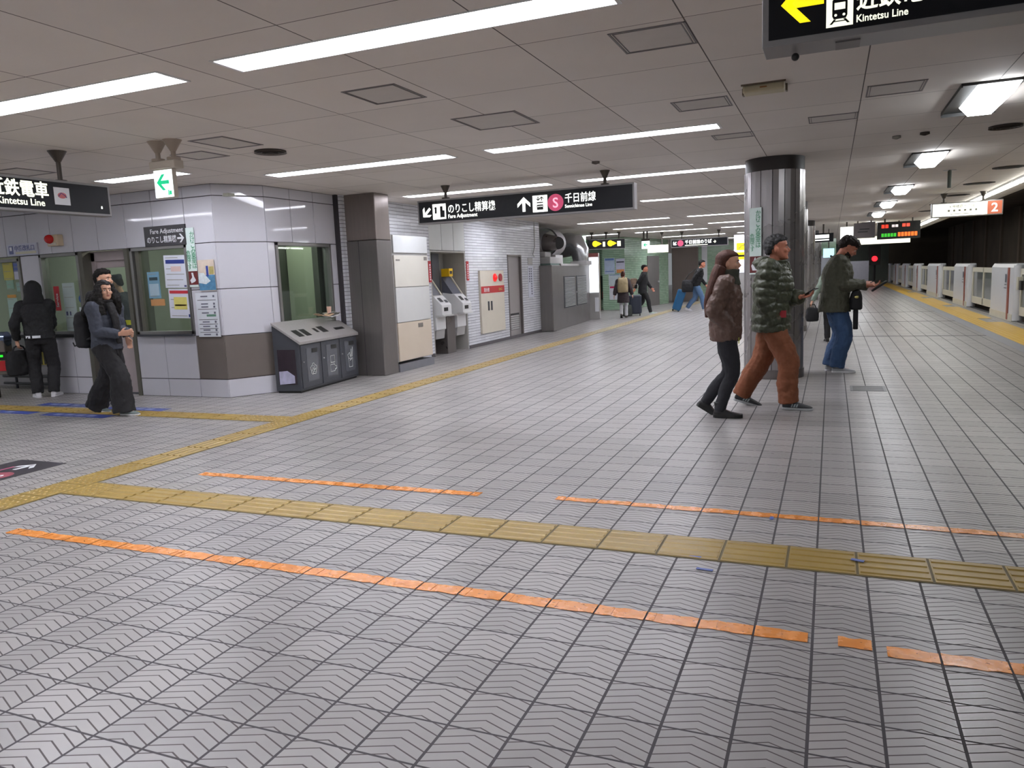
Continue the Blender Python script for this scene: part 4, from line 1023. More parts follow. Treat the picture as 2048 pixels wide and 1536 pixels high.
flat_txt('S', 0.16, M_PAPER, f, -0.02, -0.165, 0.0045, align='CENTER')
m = MB(); arrow(m, 0, 0, 0.2, 0, 0); m.v = [(p[0] + 0.27, p[2] - 0.04, 0.0028 + p[1]) for p in m.v]; m.build('arrow', M_PAPER, f)
# blue floor stickers by the gate
BL_ = mat('blue_vinyl', (62, 80, 158), 0.4, var=0.08)
for i, (x0, x1, y, lb) in enumerate(((-10.9, -9.3, 6.42, 'blue floor sticker before the tactile strip, leftmost'), (-9.95, -8.75, 7.0, 'blue floor sticker behind the tactile strip, nearer the hooded person'), (-9.05, -7.95, 6.4, 'blue floor sticker under the walking woman, before the strip'), (-8.6, -7.6, 6.92, 'blue floor sticker behind the tactile strip, right of the woman'))):
    t = thing('floor_sticker', lb, 'floor sticker', ((x0 + x1) / 2, y, 0), 0, 'blue floor stickers at the gate')
    L = (x1 - x0) / 2
    m = MB(); m.box(-L, L, -0.09, 0.09, 0, 0.0025); m.build('sheet', BL_, t)
    m = MB()
    for k in range(4): m.box(-L * 0.7 + k * L * 0.35, -L * 0.7 + k * L * 0.35 + 0.12, -0.04, 0.04, 0.0025, 0.0034)
    m.build('lettering', mat('pale_blue_print', (150, 162, 206), 0.5), t)
# drain cover
t = thing('drain_cover', 'grey slotted drain cover in the floor beside the man in jeans', 'drain', (0.41, 9.66, 0))
m = MB(); m.box(-0.19, 0.19, -0.2, 0.2, 0, 0.003); m.build('plate', mat('drain_plate', (112, 112, 114), 0.4, 0.4), t)
m = MB()
for i in range(8): m.box(-0.16, 0.16, -0.18 + i * 0.048, -0.165 + i * 0.048, 0.003, 0.0036)
m.build('slot', M_BLACK, t)
for y in (16.6, 20.6, 24.5):
    m = MB(); m.box(-1.2, 1.2, -0.02, 0.02, 0, 0.003)
    tag(m.build('expansion_joint', M_JOINT, None, loc=(1.5, y, 0)), 'dark joint strip across the platform floor, %s' % {16.6: 'nearest of three', 20.6: 'middle of three', 24.5: 'farthest of three'}[y], 'joint strip', 'floor joint strips')

# ---------------------------------------------------------------- platform screen doors
M_GATE = mat('gate_white', (206, 208, 214), 0.3, var=0.02)
M_GATE2 = mat('gate_cream', (206, 202, 186), 0.35, var=0.02)
M_RUST = mat('rust_red_stripe', (142, 62, 44), 0.4, var=0.05)
GX = 3.75
def gate_box(y0, y1, label):
    L = y1 - y0
    t = thing('screen_door_box', label, 'platform gate', (GX, y0, 0), PI / 2, 'platform screen door housings')
    # local x = along the platform, -y faces the platform... rotated so that +Y local is towards -X
    m = MB(); m.prism([(0, -0.22, 0.05), (0, 0.0, 0.05), (0, 0.0, 1.2), (0, -0.05, 1.29), (0, -0.22, 1.29)], (L, 0, 0)); m.build('housing', M_GATE, t, bevel=0.015)
    m = MB(); m.box(0.0, L, -0.2, 0.012, 0.0, 0.16); m.build('kick_plate', M_GATE2, t)
    m = MB(); m.box(0.42, 0.60, 0.0, 0.014, 0.02, 1.2); m.build('stripe', M_RUST, t)
    m = MB(); m.cyl((0.0, -0.11, 0.02), (0.0, -0.11, 1.25), 0.115, n=20); m.build('rounded_end', M_GATE, t, smooth=True)
    m = MB(); m.box(0.1, L - 0.1, -0.18, -0.04, 1.29, 1.30); m.build('top_cap', M_ALU, t)
    m = MB(); m.box(0.68, 0.95, 0.012, 0.014, 0.72, 0.74); m.box(0.70, 0.9, 0.012, 0.014, 0.8, 0.82); m.box(0.72, 0.86, 0.012, 0.014, 0.86, 1.05); m.build('marking', mat('grey_mark', (96, 98, 110), 0.5), t)
    return t
def gate_door(y0, y1, label):
    L = y1 - y0
    t = thing('screen_door', label, 'platform gate', (GX + 0.1, y0, 0), PI / 2, 'sliding screen doors between the housings')
    m = MB(); m.box(0, L, -0.05, 0, 0.15, 0.34); m.box(0, L, -0.05, 0, 1.05, 1.18); m.box(0, 0.1, -0.05, 0, 0.15, 1.18); m.box(L - 0.1, L, -0.05, 0, 0.15, 1.18); m.box(L / 2 - 0.05, L / 2 + 0.05, -0.05, 0, 0.15, 1.18); m.build('frame', M_GATE2, t)
    m = MB(); m.box(0.1, L - 0.1, -0.03, -0.02, 0.34, 1.05); m.build('glass', mat('smoked_glass', (96, 100, 98), 0.08, var=0.02), t)
    m = MB(); m.box(0.02, 0.07, 0.0, 0.03, 0.3, 1.1); m.build('edge_post', M_DKGREY, t)
    m = MB(); m.box(0.0, L, -0.06, 0.02, 0.0, 0.03); m.build('sill', M_BLACK, t)
    return t
ords = ['nearest', 'second nearest', 'third nearest', 'fourth nearest', 'fifth nearest', 'sixth nearest', 'seventh', 'eighth', 'ninth', 'tenth', 'eleventh', 'twelfth']
segs = [(14.0, 16.6), (20.1, 22.7), (26.4, 29.2), (33.0, 36.9), (40.5, 43.2), (47.0, 49.8), (53.8, 56.5), (60.5, 63.0), (66, 69)]
for i, (a, b) in enumerate(segs):
    gate_box(a, b, ('white screen door housing with rust-red stripe, %s in the row' % ords[i - 1]) if i else 'white screen door housing with rust-red stripe, beyond the right edge of view')
for i in range(len(segs) - 1):
    a, b = segs[i][1], segs[i + 1][0]
    gate_door(a + 0.02, b - 0.14, 'low sliding screen door with dark glass, %s in the row' % ords[i])
m = MB(); m.box(-0.07, 0.07, -0.05, 0.05, 0, 0.28)
t = thing('gate_control', 'small cream control box on the screen door nearest the right edge', 'control box', (3.80, 19.75, 0.72), PI / 2)
m.build('box', M_GATE2, t)
m = MB(); m.box(-0.28, -0.09, -0.02, 0.03, 0.0, 0.2); m.build('dark_screen', M_BLACK, t)
# red signal at the tunnel mouth
t = thing('signal_lamp', 'glowing red signal lamp at the far end of the platform', 'signal', (2.55, 55.0, 0))
m = MB(); m.box(-0.35, 0.35, 0, 0.3, 1.25, 2.5); m.build('casing', M_BLACK, t)
m = MB(); m.cyl((0, 0, 1.66), (0, -0.02, 1.66), 0.17, n=20); m.ball((0, -0.03, 1.66), (0.15, 0.08, 0.15)); m.build('lens', glow('signal_red', (255, 30, 40), 3.5), t, smooth=True)
m = MB(); m.cyl((0, 0.15, 0), (0, 0.15, 1.3), 0.08); m.build('post', M_BLACK, t)
m = MB(); m.box(-2.2, 0.0, 0, 0.1, 0, 1.55)
tag(m.build('hoarding', mat('lilac_grey_panel', (170, 168, 178), 0.5), None, loc=(2.1, 52.0, 0)), 'low lilac-grey hoarding across the far platform end', 'hoarding')
m = MB(); m.box(-1.3, -0.1, 0, 0.1, 0.45, 1.9)
tag(m.build('hoarding', mat('pale_lilac_panel', (206, 210, 222), 0.5), None, loc=(0.0, 44.5, 0)), 'pale hoarding panel behind the back of the stooping man', 'hoarding')
m = MB()
for i in range(16): m.box(7.9, 8.0, 8 + i * 4.2, 8.35 + i * 4.2, -1.2, 3.7)
struct('wall_tunnel_ribs', m, mat('soot_rib', (128, 114, 100), 0.9))
# ---------------------------------------------------------------- office windows, door, notices
FY = 7.87
M_OLIVE = mat('olive_frame', (104, 102, 92), 0.4, 0.3)
def window(n, x0, x1, z0, z1, label=None, fw=0.045, side=None):
    w = thing('window_%d' % n, None, None, ((x0 + x1) / 2, FY, 0) if side is None else (side, (x0 + x1) / 2, 0), 0 if side is None else PI / 2); w['kind'] = 'structure'
    a = (x1 - x0) / 2
    m = MB(); m.box(-a, a, -0.02, 0.1, z0, z0 + fw); m.box(-a, a, -0.02, 0.1, z1 - fw, z1); m.box(-a, -a + fw, -0.02, 0.1, z0, z1); m.box(a - fw, a, -0.02, 0.1, z0, z1); m.build('window_frame', M_ALU, w, bevel=0.003)
    m = MB(); m.box(-a + fw, a - fw, 0.045, 0.053, z0 + fw, z1 - fw); m.build('window_pane', M_GLASS, w)
    m = MB(); m.box(-a, a, -0.05, 0.0, z0 - 0.025, z0); m.build('window_sill', M_DKGREY if side is None else M_ALU, w)
    return w
window(1, -9.0, -7.955, 0.87, 2.07)
window(2, -10.84, -10.02, 0.89, 2.07)
window(3, -12.9, -11.28, 0.89, 2.04)
window(4, 8.60, 9.86, 0.87, 2.07, side=-7.10)
m = MB(); m.box(-8.93, -8.86, 7.88, 8.05, 0.87, 2.05); m.box(-10.02, -9.94, FY - 0.01, 8.05, 0, 2.07); m.box(-9.12, -9.05, FY - 0.01, 8.05, 0, 2.07); m.box(-11.3, -11.26, FY - 0.015, 8.05, 0.87, 2.07)
struct('trim_4', m, M_OLIVE)
m = MB(); m.box(-12.9, -10.02, FY - 0.06, FY + 0.02, 0.845, 0.885)
struct('trim_5', m, M_BLACK)
# office door, set back in its frame
t = thing('door_2', None, None, (-9.53, FY + 0.16, 0)); t['kind'] = 'structure'
MP = mat('pinkish_grey_paint', (176, 164, 164), 0.45, var=0.03)
m = MB(); m.box(-0.42, -0.34, -0.03, 0.06, 0, 2.05); m.box(0.34, 0.42, -0.03, 0.06, 0, 2.05); m.box(-0.42, 0.42, -0.03, 0.06, 1.93, 2.07); m.build('door_frame', MP, t)
m = MB()
m.box(-0.34, -0.22, 0, 0.04, 0.02, 1.93); m.box(0.22, 0.34, 0, 0.04, 0.02, 1.93); m.box(-0.22, 0.22, 0, 0.04, 1.83, 1.93); m.box(-0.22, 0.22, 0, 0.04, 0.02, 0.95); m.build('door_leaf', MP, t)
m = MB(); m.box(-0.22, 0.22, 0.015, 0.022, 0.95, 1.83); m.build('door_pane', M_GLASS, t)
m = MB(); m.box(-0.42, 0.42, -0.05, 0.0, 0.0, 0.02); m.build('threshold', M_DKGREY, t)
m = MB(); m.box(0.10, 0.21, 0.008, 0.014, 1.0, 1.07); m.build('yellow_sticker', mat('lime_sticker', (206, 210, 60), 0.5), t)
m = MB(); m.cyl((-0.28, -0.06, 1.0), (-0.28, 0.0, 1.0), 0.02); m.cyl((-0.28, -0.06, 1.0), (-0.18, -0.06, 1.0), 0.012); m.build('door_handle', M_STEEL, t, smooth=True)

# things inside
t = thing('office_fill_lamp', 'unseen fill lamp added just inside the side office window above the bins', 'light', (-7.62, 9.2, CZ - 0.17), PI / 2)  # unseen lamp added to brighten the blind behind this window
m = MB(); m.box(-0.6, 0.6, -0.1, 0.1, -0.04, 0); m.build('housing', M_WHITE, t)
m = MB(); m.box(-0.58, 0.58, -0.09, 0.09, -0.055, -0.04); m.build('diffuser', glow('side_fill_glow', (246, 248, 236), 24.0), t)
t = thing('office_fill_lamp', 'unseen fill lamp added inside the fare adjustment office', 'light', (-9.0, 9.0, CZ - 0.17))  # added out of view to lift the dark office interior
m = MB(); m.box(-0.9, 0.9, -0.1, 0.1, -0.04, 0); m.build('housing', M_WHITE, t)
m = MB(); m.box(-0.88, 0.88, -0.09, 0.09, -0.055, -0.04); m.build('diffuser', glow('office_fill_glow', (246, 248, 236), 15.0), t)
t = thing('office_fill_lamp', 'unseen fill lamp added inside the gate window', 'light', (-12.0, 9.0, CZ - 0.17))  # also added unseen, lights the room behind the gate window
m = MB(); m.box(-0.7, 0.7, -0.1, 0.1, -0.04, 0); m.build('housing', M_WHITE, t)
m = MB(); m.box(-0.68, 0.68, -0.09, 0.09, -0.055, -0.04); m.build('diffuser', glow('office_fill_glow', (246, 248, 236), 15.0), t)
t = thing('roller_blind', 'pale green blind hanging inside the side office window above the bins', 'blind', (-7.68, 9.9, 0))
m = MB(); m.box(-0.28, 0.26, 0, 0.02, 0.4, 2.3); m.build('fabric', M_BLIND, t)
t = thing('dark_filler', 'dark grey locker block added to darken the side office window left of the blind', 'filler', (-8.15, 9.6, 0))  # invented block that supplies the dark left part of the window
m = MB(); m.box(-0.17, 0.17, 0, 0.36, 0, 2.2); m.build('body', mat('filler_grey', (84, 86, 80), 0.5), t, bevel=0.01)
t = thing('dark_filler', 'dark filler block added to darken the side office window right of the pale blind', 'filler', (-7.36, 9.82, 0))  # second invented block, for the dark part right of the blind
m = MB(); m.box(-0.055, 0.05, 0, 0.12, 0, 2.2); m.build('body', mat('filler_grey', (84, 86, 80), 0.5), t)
t = thing('office_counter', 'grey counter with a low screen inside the right office window', 'counter', (-8.5, 8.6, 0))
m = MB(); m.box(-0.5, 0.5, 0, 0.5, 0, 0.86); m.build('body', M_ROOM, t)
m = MB(); m.box(-0.3, -0.02, 0.05, 0.12, 0.9, 1.15); m.box(-0.2, -0.1, 0.02, 0.16, 0.86, 0.9); m.build('monitor', M_BLACK, t)
t = thing('yellow_banner', 'yellow and white banner hanging inside the right office window', 'banner', (-8.62, 8.9, 1.75))
m = MB(); m.box(-0.26, 0.2, 0, 0.01, -0.07, 0.09); m.build('sheet', mat('yellow_banner', (214, 190, 80), 0.5, var=0.1), t)

def notice(x, z, w, h, label, base, bands=(), y=FY - 0.012, rz=0.0, lines=0, name='notice', group=None, parent_y=None):
    t = thing(name, label, 'notice', (x, y, z), 0, group)
    if rz: t.rotation_euler = (0, rz, 0)
    m = MB(); m.box(-w / 2, w / 2, -0.003, 0.0, -h / 2, h / 2); s = m.build('sheet', mat('sheet_%d_%d_%d' % base, base, 0.4, var=0.03, vscale=7), t)
    for (c, u0, u1, z0, z1) in bands:
        m = MB(); m.box(w * (u0 - 0.5), w * (u1 - 0.5), -0.0045, -0.002, h * (z0 - 0.5), h * (z1 - 0.5)); m.build('printed_field', mat('print_%d_%d_%d' % c, c, 0.45, var=0.04, vscale=20), s)
    if lines:
        m = MB(); r_ = random.Random(int(abs(x) * 100 + h * 1000))
        for i in range(lines):
            zz = h * (0.42 - 0.84 * i / max(1, lines - 1)); m.box(-w * 0.42, w * (0.1 + 0.3 * r_.random()), -0.004, -0.002, zz - 0.004, zz + 0.004)
        m.build('small_print', mat('grey_print', (150, 150, 140), 0.5), s)
    return t, s
GL = FY + 0.04
notice(-8.24, 1.72, 0.40, 0.44, 'white notice with a blue heading band, upper one on the right office window', (224, 228, 238), [((44, 62, 140), 0.08, 0.92, 0.74, 0.86), ((226, 200, 196), 0.3, 0.75, 0.5, 0.66), ((60, 64, 120), 0.85, 0.95, 0.03, 0.08)], y=GL, lines=6, rz=0.03)
notice(-8.21, 1.285, 0.40, 0.40, 'white notice with a red band and yellow box, lower one on the right office window', (226, 228, 240), [((196, 52, 62), 0.05, 0.95, 0.84, 0.94), ((226, 214, 120), 0.22, 0.8, 0.3, 0.72), ((222, 150, 130), 0.25, 0.76, 0.42, 0.47), ((46, 60, 130), 0.84, 0.96, 0.04, 0.14)], y=GL, lines=4, rz=0.03)
notice(-8.66, 1.55, 0.22, 0.36, 'pale blue notice on the left half of the right office window', (120, 164, 190), [((50, 70, 76), 0.15, 0.85, 0.68, 0.8), ((176, 200, 212), 0.1, 0.9, 0.1, 0.55)], y=GL, lines=3)
notice(-8.62, 1.31, 0.26, 0.09, 'small orange notice under the pale blue one on the office window', (206, 150, 96), [], y=GL)
notice(-10.62, 1.42, 0.115, 0.36, 'red upright sticker with white letters on the middle office window', (190, 34, 48), [], y=GL, group=None)
o = [o for o in COL.objects if o.get('label', '').startswith('red upright sticker')][0]
txt('Service', 0.07, M_PAPER, o.children[0], 0.025, -0.13, -0.005, rot=-PI / 2, bold=0.01)
notice(-10.36, 1.28, 0.25, 0.72, 'pale green-white sheet beside the red sticker on the middle office window', (176, 190, 188), [((70, 74, 110), 0.1, 0.24, 0.34, 0.42), ((70, 74, 110), 0.4, 0.5, 0.34, 0.42)], y=GL, lines=5)
notice(-10.13, 1.2, 0.1, 0.16, 'small white card on the middle office window by the door', (214, 220, 226), [((70, 74, 90), 0.45, 0.55, 0, 1)], y=GL)
t = thing('blue_round_sticker', 'blue round sticker on the middle office window near the door frame', 'sticker', (-10.11, GL, 1.40))
m = MB(); m.cyl((0, -0.003, 0), (0, 0, 0), 0.06, n=24); m.build('sticker', mat('blue_sticker', (60, 96, 176), 0.4), t)
t = thing('desk_clutter', 'little stand of leaflets on the sill inside the middle office window', 'leaflet stand', (-10.12, FY + 0.12, 0.9))
m = MB(); m.box(-0.07, 0.07, 0, 0.06, 0, 0.12); m.build('stand', mat('tan_card', (176, 150, 110), 0.5), t)
m = MB(); m.box(-0.06, 0.0, 0.02, 0.04, 0.1, 0.19); m.box(0.02, 0.08, 0.03, 0.05, 0.1, 0.17); m.build('leaflets', M_PAPER, t)
for (x, z, w_, h_, c, lb) in ((-11.62, 1.86, 0.24, 0.26, (190, 180, 84), 'yellow poster at the top of the gate window by the left edge'), (-11.41, 1.92, 0.2, 0.14, (90, 106, 170), 'blue card at the top of the gate window'), (-11.41, 1.79, 0.2, 0.12, (196, 198, 210), 'white card under the blue one in the gate window'), (-11.62, 1.66, 0.16, 0.14, (140, 176, 156), 'green card under the yellow poster in the gate window'), (-11.40, 1.62, 0.16, 0.14, (150, 184, 176), 'teal card under the white card in the gate window'), (-11.62, 1.3, 0.22, 0.32, (160, 186, 176), 'tall pale green sheet low in the gate window'), (-11.38, 1.36, 0.14, 0.1, (160, 190, 180), 'small mint card right of the pale green sheet in the gate window'), (-11.37, 1.22, 0.18, 0.12, (196, 204, 90), 'lime card behind the hooded person in the gate window'), (-11.62, 1.48, 0.2, 0.05, (206, 150, 70), 'thin orange strip in the gate window')):
    notice(x, z, w_, h_, lb, c, [], y=GL, lines=3 if h_ > 0.12 else 0)
# fare adjustment sign over the window
t = thing('wall_sign', 'dark wall sign reading Fare Adjustment above the right office window', 'sign', (-8.305, FY - 0.03, 2.20), 0)
m = MB(); m.box(-0.365, 0.365, 0, 0.03, -0.135, 0.135); f = m.build('board', mat('charcoal_sign', (58, 56, 60), 0.3), t)
txt('Fare Adjustment', 0.088, M_PAPER, f, -0.25, 0.035, bold=0.008)
txt('のりこし精算機', 0.098, M_PAPER, f, -0.32, -0.082, bold=0.012, sx=0.78)
m = MB(); arrow(m, 0.29, -0.045, 0.12, 0); m.build('arrow', M_PAPER, f)
# posters on the corner panels
t = thing('wall_poster', 'tall pale green strip with vertical green writing on the office corner panels', 'poster', (-7.885, FY - 0.012, 1.86), 0)
m = MB(); m.box(-0.085, 0.085, -0.004, 0, -0.36, 0.42); f = m.build('sheet', mat('mint_sheet', (220, 236, 231), 0.4), t)
GI = mat('green_ink', (60, 150, 104), 0.5)
txt('かけこみ乗車は', 0.088, GI, f, 0.005, 0.30, -0.006, vertical=True)
txt('危険です', 0.078, GI, f, -0.075, 0.06, -0.006, vertical=True)
m = MB(); m.box(-0.075, 0.085, -0.006, -0.003, -0.33, -0.15); p = m.build('picture', mat('dark_red_print', (110, 40, 40), 0.4, var=0.3, vscale=14), f)
m = MB(); m.prism([(-0.03, -0.008, -0.31), (0.03, -0.008, -0.29), (0.05, -0.008, -0.27), (0.02, -0.008, -0.22), (0.01, -0.008, -0.17), (-0.02, -0.008, -0.17), (-0.01, -0.008, -0.23), (-0.05, -0.008, -0.27)], (0, 0.002, 0)); m.build('white_figure', M_PAPER, p)
t = thing('wall_poster', 'colourful poster with blue sea and white spray on the office corner panel', 'poster', (-7.645, FY - 0.012, 1.63), 0)
m = MB(); m.box(-0.14, 0.14, -0.004, 0, -0.19, 0.22); f = m.build('sheet', mat('cream_sheet', (222, 206, 190), 0.4, var=0.12, vscale=12), t)
m = MB(); m.box(-0.14, 0.14, -0.006, -0.003, -0.18, 0.02); m.build('sea', mat('sea_print', (88, 140, 176), 0.4, var=0.25, vscale=18), f)
m = MB(); m.prism([(-0.14, -0.008, -0.08), (-0.02, -0.008, -0.1), (0.06, -0.008, -0.06), (0.0, -0.008, 0.0), (-0.05, -0.008, 0.05), (-0.14, -0.008, 0.05)], (0, 0.002, 0)); m.build('spray', mat('spray_print', (222, 230, 232), 0.4, var=0.15, vscale=30), f)
m = MB(); m.box(0.0, 0.035, -0.007, -0.003, 0.0, 0.14); m.build('blue_post', mat('print_44_62_140', (44, 62, 140), 0.45), f)
m = MB(); m.box(0.05, 0.13, -0.007, -0.003, 0.03, 0.13); m.build('yellow_patch', mat('ochre_print', (190, 176, 110), 0.45, var=0.2, vscale=20), f)
t = thing('wall_poster', 'white list sheet of ruled rows low on the office corner panel', 'poster', (-7.69, FY - 0.012, 1.12), 0)
m = MB(); m.box(-0.19, 0.19, -0.004, 0, -0.29, 0.30); f = m.build('sheet', mat('list_paper', (222, 226, 232), 0.35), t)
m = MB()
for z in (0.2, 0.08, -0.06, -0.12, -0.18, -0.23): m.box(-0.16, 0.16, -0.0055, -0.003, z - 0.003, z + 0.003)
m.build('rules', M_INK, f)
m = MB()
for z in (0.25, 0.15, 0.11, 0.03, -0.09, -0.15, -0.2, -0.26): m.box(-0.1, 0.02, -0.0055, -0.003, z - 0.008, z + 0.008); m.box(0.11, 0.14, -0.0055, -0.003, z - 0.014, z + 0.014)
m.build('small_print', mat('grey_ink', (110, 112, 128), 0.6), f)
m = MB(); m.box(-0.02, 0.14, -0.0055, -0.003, -0.02, 0.01); m.build('green_field', mat('faded_green_print', (110, 150, 130), 0.5), f)
# gate name plate and red alarm lamp
t = thing('name_plate', 'pale name plate with a ticket symbol over the gate window', 'sign', (-11.16, FY - 0.025, 2.165), 0)
m = MB(); m.box(-0.34, 0.33, 0, 0.025, -0.085, 0.085); f = m.build('board', mat('lilac_board', (196, 198, 212), 0.4), t)
VI = mat('violet_print', (110, 116, 160), 0.5)
m = MB(); m.box(-0.29, -0.2, -0.004, 0, -0.06, 0.06); p = m.build('symbol', VI, f)
m = MB(); m.box(-0.27, -0.22, -0.006, -0.003, -0.01, 0.045); m.build('ticket', M_PAPER, p)
txt('中番改札口', 0.09, VI, f, -0.17, -0.012, bold=0.01)
m = MB(); m.box(-0.15, 0.3, -0.003, 0, -0.065, -0.03); m.build('yellowed_strip', mat('yellowed_strip', (206, 202, 180), 0.5), f)
t = thing('alarm_lamp', 'red dome alarm lamp on a beige box above the middle office window', 'alarm', (-10.41, FY, 2.25), 0)
m = MB(); m.box(-0.11, 0.12, -0.09, 0, -0.075, 0.085); m.build('box', mat('beige_plastic', (206, 186, 156), 0.45), t, bevel=0.008)
m = MB(); m.ball((-0.04, -0.10, 0.025), (0.08, 0.06, 0.065)); m.build('dome', mat('red_dome', (200, 30, 30), 0.2, var=0.05), t, smooth='all')
m = MB(); m.box(-0.08, 0.08, -0.095, -0.088, -0.06, -0.03); m.build('label_plate', M_CREAM, t)
# ticket gate at the left edge and striped barrier
t = thing('ticket_gate', 'ticket gate end with a green arrow and red plate at the left edge', 'ticket gate', (-11.45, 7.25, 0), 0.5)
m = MB(); m.box(-0.6, 0.32, -0.02, 0.2, 0.34, 0.86); m.build('body', mat('gate_taupe', (120, 112, 104), 0.4), t, bevel=0.02)
m = MB(); m.cyl((-0.6, 0.09, 0.86), (0.32, 0.09, 0.86), 0.11, n=20); m.build('rounded_top', mat('blue_chrome', (136, 150, 180), 0.18, 0.8), t, smooth=True)
m = MB(); m.box(0.06, 0.34, -0.03, 0.0, 0.56, 0.68); f = m.build('display', M_BLACK, t)
m = MB(); arrow(m, 0.22, 0.62, 0.14, 180, -0.034); m.build('arrow', glow('gate_green', (30, 230, 40), 1.2), f)
m = MB(); m.box(0.06, 0.35, -0.035, 0.0, 0.40, 0.55); m.build('red_plate', M_RED, t)
m = MB(); m.box(0.02, 0.12, 0.0, 0.1, 0, 0.36); m.box(-0.5, -0.4, 0.0, 0.1, 0, 0.36); m.build('leg', mat('gate_leg', (62, 52, 46), 0.5), t)
t = thing('striped_barrier', 'yellow and black striped barrier strip on the wall behind the hooded person', 'barrier', (-11.6, 8.40, 0.5), 0)
m = MB(); m.box(-0.5, 0.55, -0.02, 0.0, -0.14, 0.2); f = m.build('board', mat('barrier_yellow', (176, 160, 70), 0.5, var=0.1), t)
m = MB()
for i in range(12): m.box(-0.48 + i * 0.087, -0.44 + i * 0.087, -0.024, -0.018, -0.13, 0.19)
m.build('stripe', M_BLACK, f)
t = thing('guard_rail', 'low dark guard rail along the wall behind the hooded person', 'rail', (-11.6, 8.2, 0), 0)
m = MB(); m.tube([(-0.9, 0, 0.2), (0.55, 0, 0.2)], 0.025); m.tube([(-0.9, 0, 0.08), (0.55, 0, 0.08)], 0.02); m.build('rail', M_DKGREY, t, smooth=True)
m = MB(); m.cyl((-0.6, 0, 0), (-0.6, 0, 0.2), 0.02); m.cyl((0.4, 0, 0), (0.4, 0, 0.2), 0.02); m.build('post', M_DKGREY, t, smooth=True)
# notice strip on the near column
ca = math.radians(-122)
px, py = CX + 0.388 * math.cos(ca), CY + 0.388 * math.sin(ca)
t = thing('column_poster', 'pale green strip with vertical writing and a red photo on the near column', 'poster', (px, py, 1.78), ca + PI / 2)
m = MB(); m.box(-0.09, 0.09, -0.004, 0, -0.42, 0.42); f = m.build('sheet', mat('mint_sheet', (220, 236, 231), 0.4), t)
txt('かけこみ乗車は', 0.085, GI, f, 0.0, 0.32, -0.006, vertical=True)
txt('危険です', 0.07, GI, f, -0.08, 0.04, -0.006, vertical=True)
m = MB(); m.box(-0.085, 0.085, -0.006, -0.003, -0.40, -0.19); p = m.build('picture', mat('dark_red_print', (110, 40, 40), 0.4, var=0.3, vscale=14), f)
m = MB(); m.prism([(-0.04, -0.008, -0.37), (0.04, -0.008, -0.37), (0.03, -0.008, -0.28), (0.0, -0.008, -0.2), (-0.03, -0.008, -0.26), (-0.06, -0.008, -0.31)], (0, 0.002, 0)); m.build('white_figure', M_PAPER, p)
# ---------------------------------------------------------------- people
V = Vector
def grow(name, mb, voxel, m_, parent, smooth=4, factor=0.5, wrinkle=0.0, wscale=0.12, label=None):
    """fuses overlapping closed shapes into one continuous skin"""
    me = bpy.data.meshes.new('tmp'); me.from_pydata(mb.v, [], mb.f)
    bm = bmesh.new(); bm.from_mesh(me); bmesh.ops.recalc_face_normals(bm, faces=bm.faces); bm.to_mesh(me); bm.free()
    o = bpy.data.objects.new('tmp', me); COL.objects.link(o)
    r = o.modifiers.new('r', 'REMESH'); r.mode = 'VOXEL'; r.voxel_size = voxel
    if smooth:
        s = o.modifiers.new('s', 'SMOOTH'); s.factor = factor; s.iterations = smooth
    if wrinkle:
        tx = bpy.data.textures.get('folds_%g' % wscale) or bpy.data.textures.new('folds_%g' % wscale, 'CLOUDS'); tx.noise_scale = wscale; tx.noise_depth = 2
        d = o.modifiers.new('d', 'DISPLACE'); d.texture = tx; d.strength = wrinkle; d.mid_level = 0.5; d.texture_coords = 'LOCAL'
    dg = bpy.context.evaluated_depsgraph_get(); dg.update()
    out = bpy.data.meshes.new_from_object(o.evaluated_get(dg)); out.name = name
    bpy.data.objects.remove(o); bpy.data.meshes.remove(me)
    out.materials.clear(); out.materials.append(m_)
    for p in out.polygons: p.use_smooth = True
    q = bpy.data.objects.new(name, out); COL.objects.link(q)
    if parent is not None: q.parent = parent
    if label: q['label'] = label
    return q
def ring(c, a, b, n=16, pw=2.0):
    out = []
    for i in range(n):
        t = 2 * PI * i / n; ct, st = math.cos(t), math.sin(t)
        x = math.copysign(abs(ct) ** (2 / pw), ct); y = math.copysign(abs(st) ** (2 / pw), st)
        out.append(tuple(V(c) + a * x + b * y))
    return out
def spline(keys, n):
    """Catmull-Rom through keys (tuples of floats)"""
    out = []; k = [keys[0]] + list(keys) + [keys[-1]]; seg = len(keys) - 1
    for j in range(n + 1):
        t = j * seg / n; i = min(int(t), seg - 1); f = t - i
        p0, p1, p2, p3 = k[i], k[i + 1], k[i + 2], k[i + 3]
        out.append(tuple(0.5 * (2 * b + (c - a) * f + (2 * a - 5 * b + 4 * c - d) * f * f + (3 * b - a - 3 * c + d) * f ** 3) for a, b, c, d in zip(p0, p1, p2, p3)))
    return out
def limb(mb, pts, rad, n=14, steps=None, puff=0, amp=0.07, ref=None):
    keys = [tuple(p) + (r if isinstance(r, tuple) else (r, r)) for p, r in zip(pts, rad)]
    st = steps or 6 * (len(pts) - 1)
    if puff: st = max(st, puff * 6)
    ks = spline(keys, st); rings = []
    for j, k in enumerate(ks):
        a = V(ks[max(j - 1, 0)][:3]); b = V(ks[min(j + 1, len(ks) - 1)][:3]); d = (b - a).normalized()
        rf = ref or V((0, 1, 0))
        if abs(d.dot(rf)) > 0.95: rf = V((0, 0, 1))
        sx = d.cross(rf).normalized(); sy = sx.cross(d).normalized()
        s = 1.0
        if puff: s = 1 - amp + 2 * amp * abs(math.sin(PI * puff * j / st)) ** 0.6
        rings.append(ring(k[:3], sx * k[3] * s, sy * k[4] * s, n))
    mb.loft(rings)
    return mb
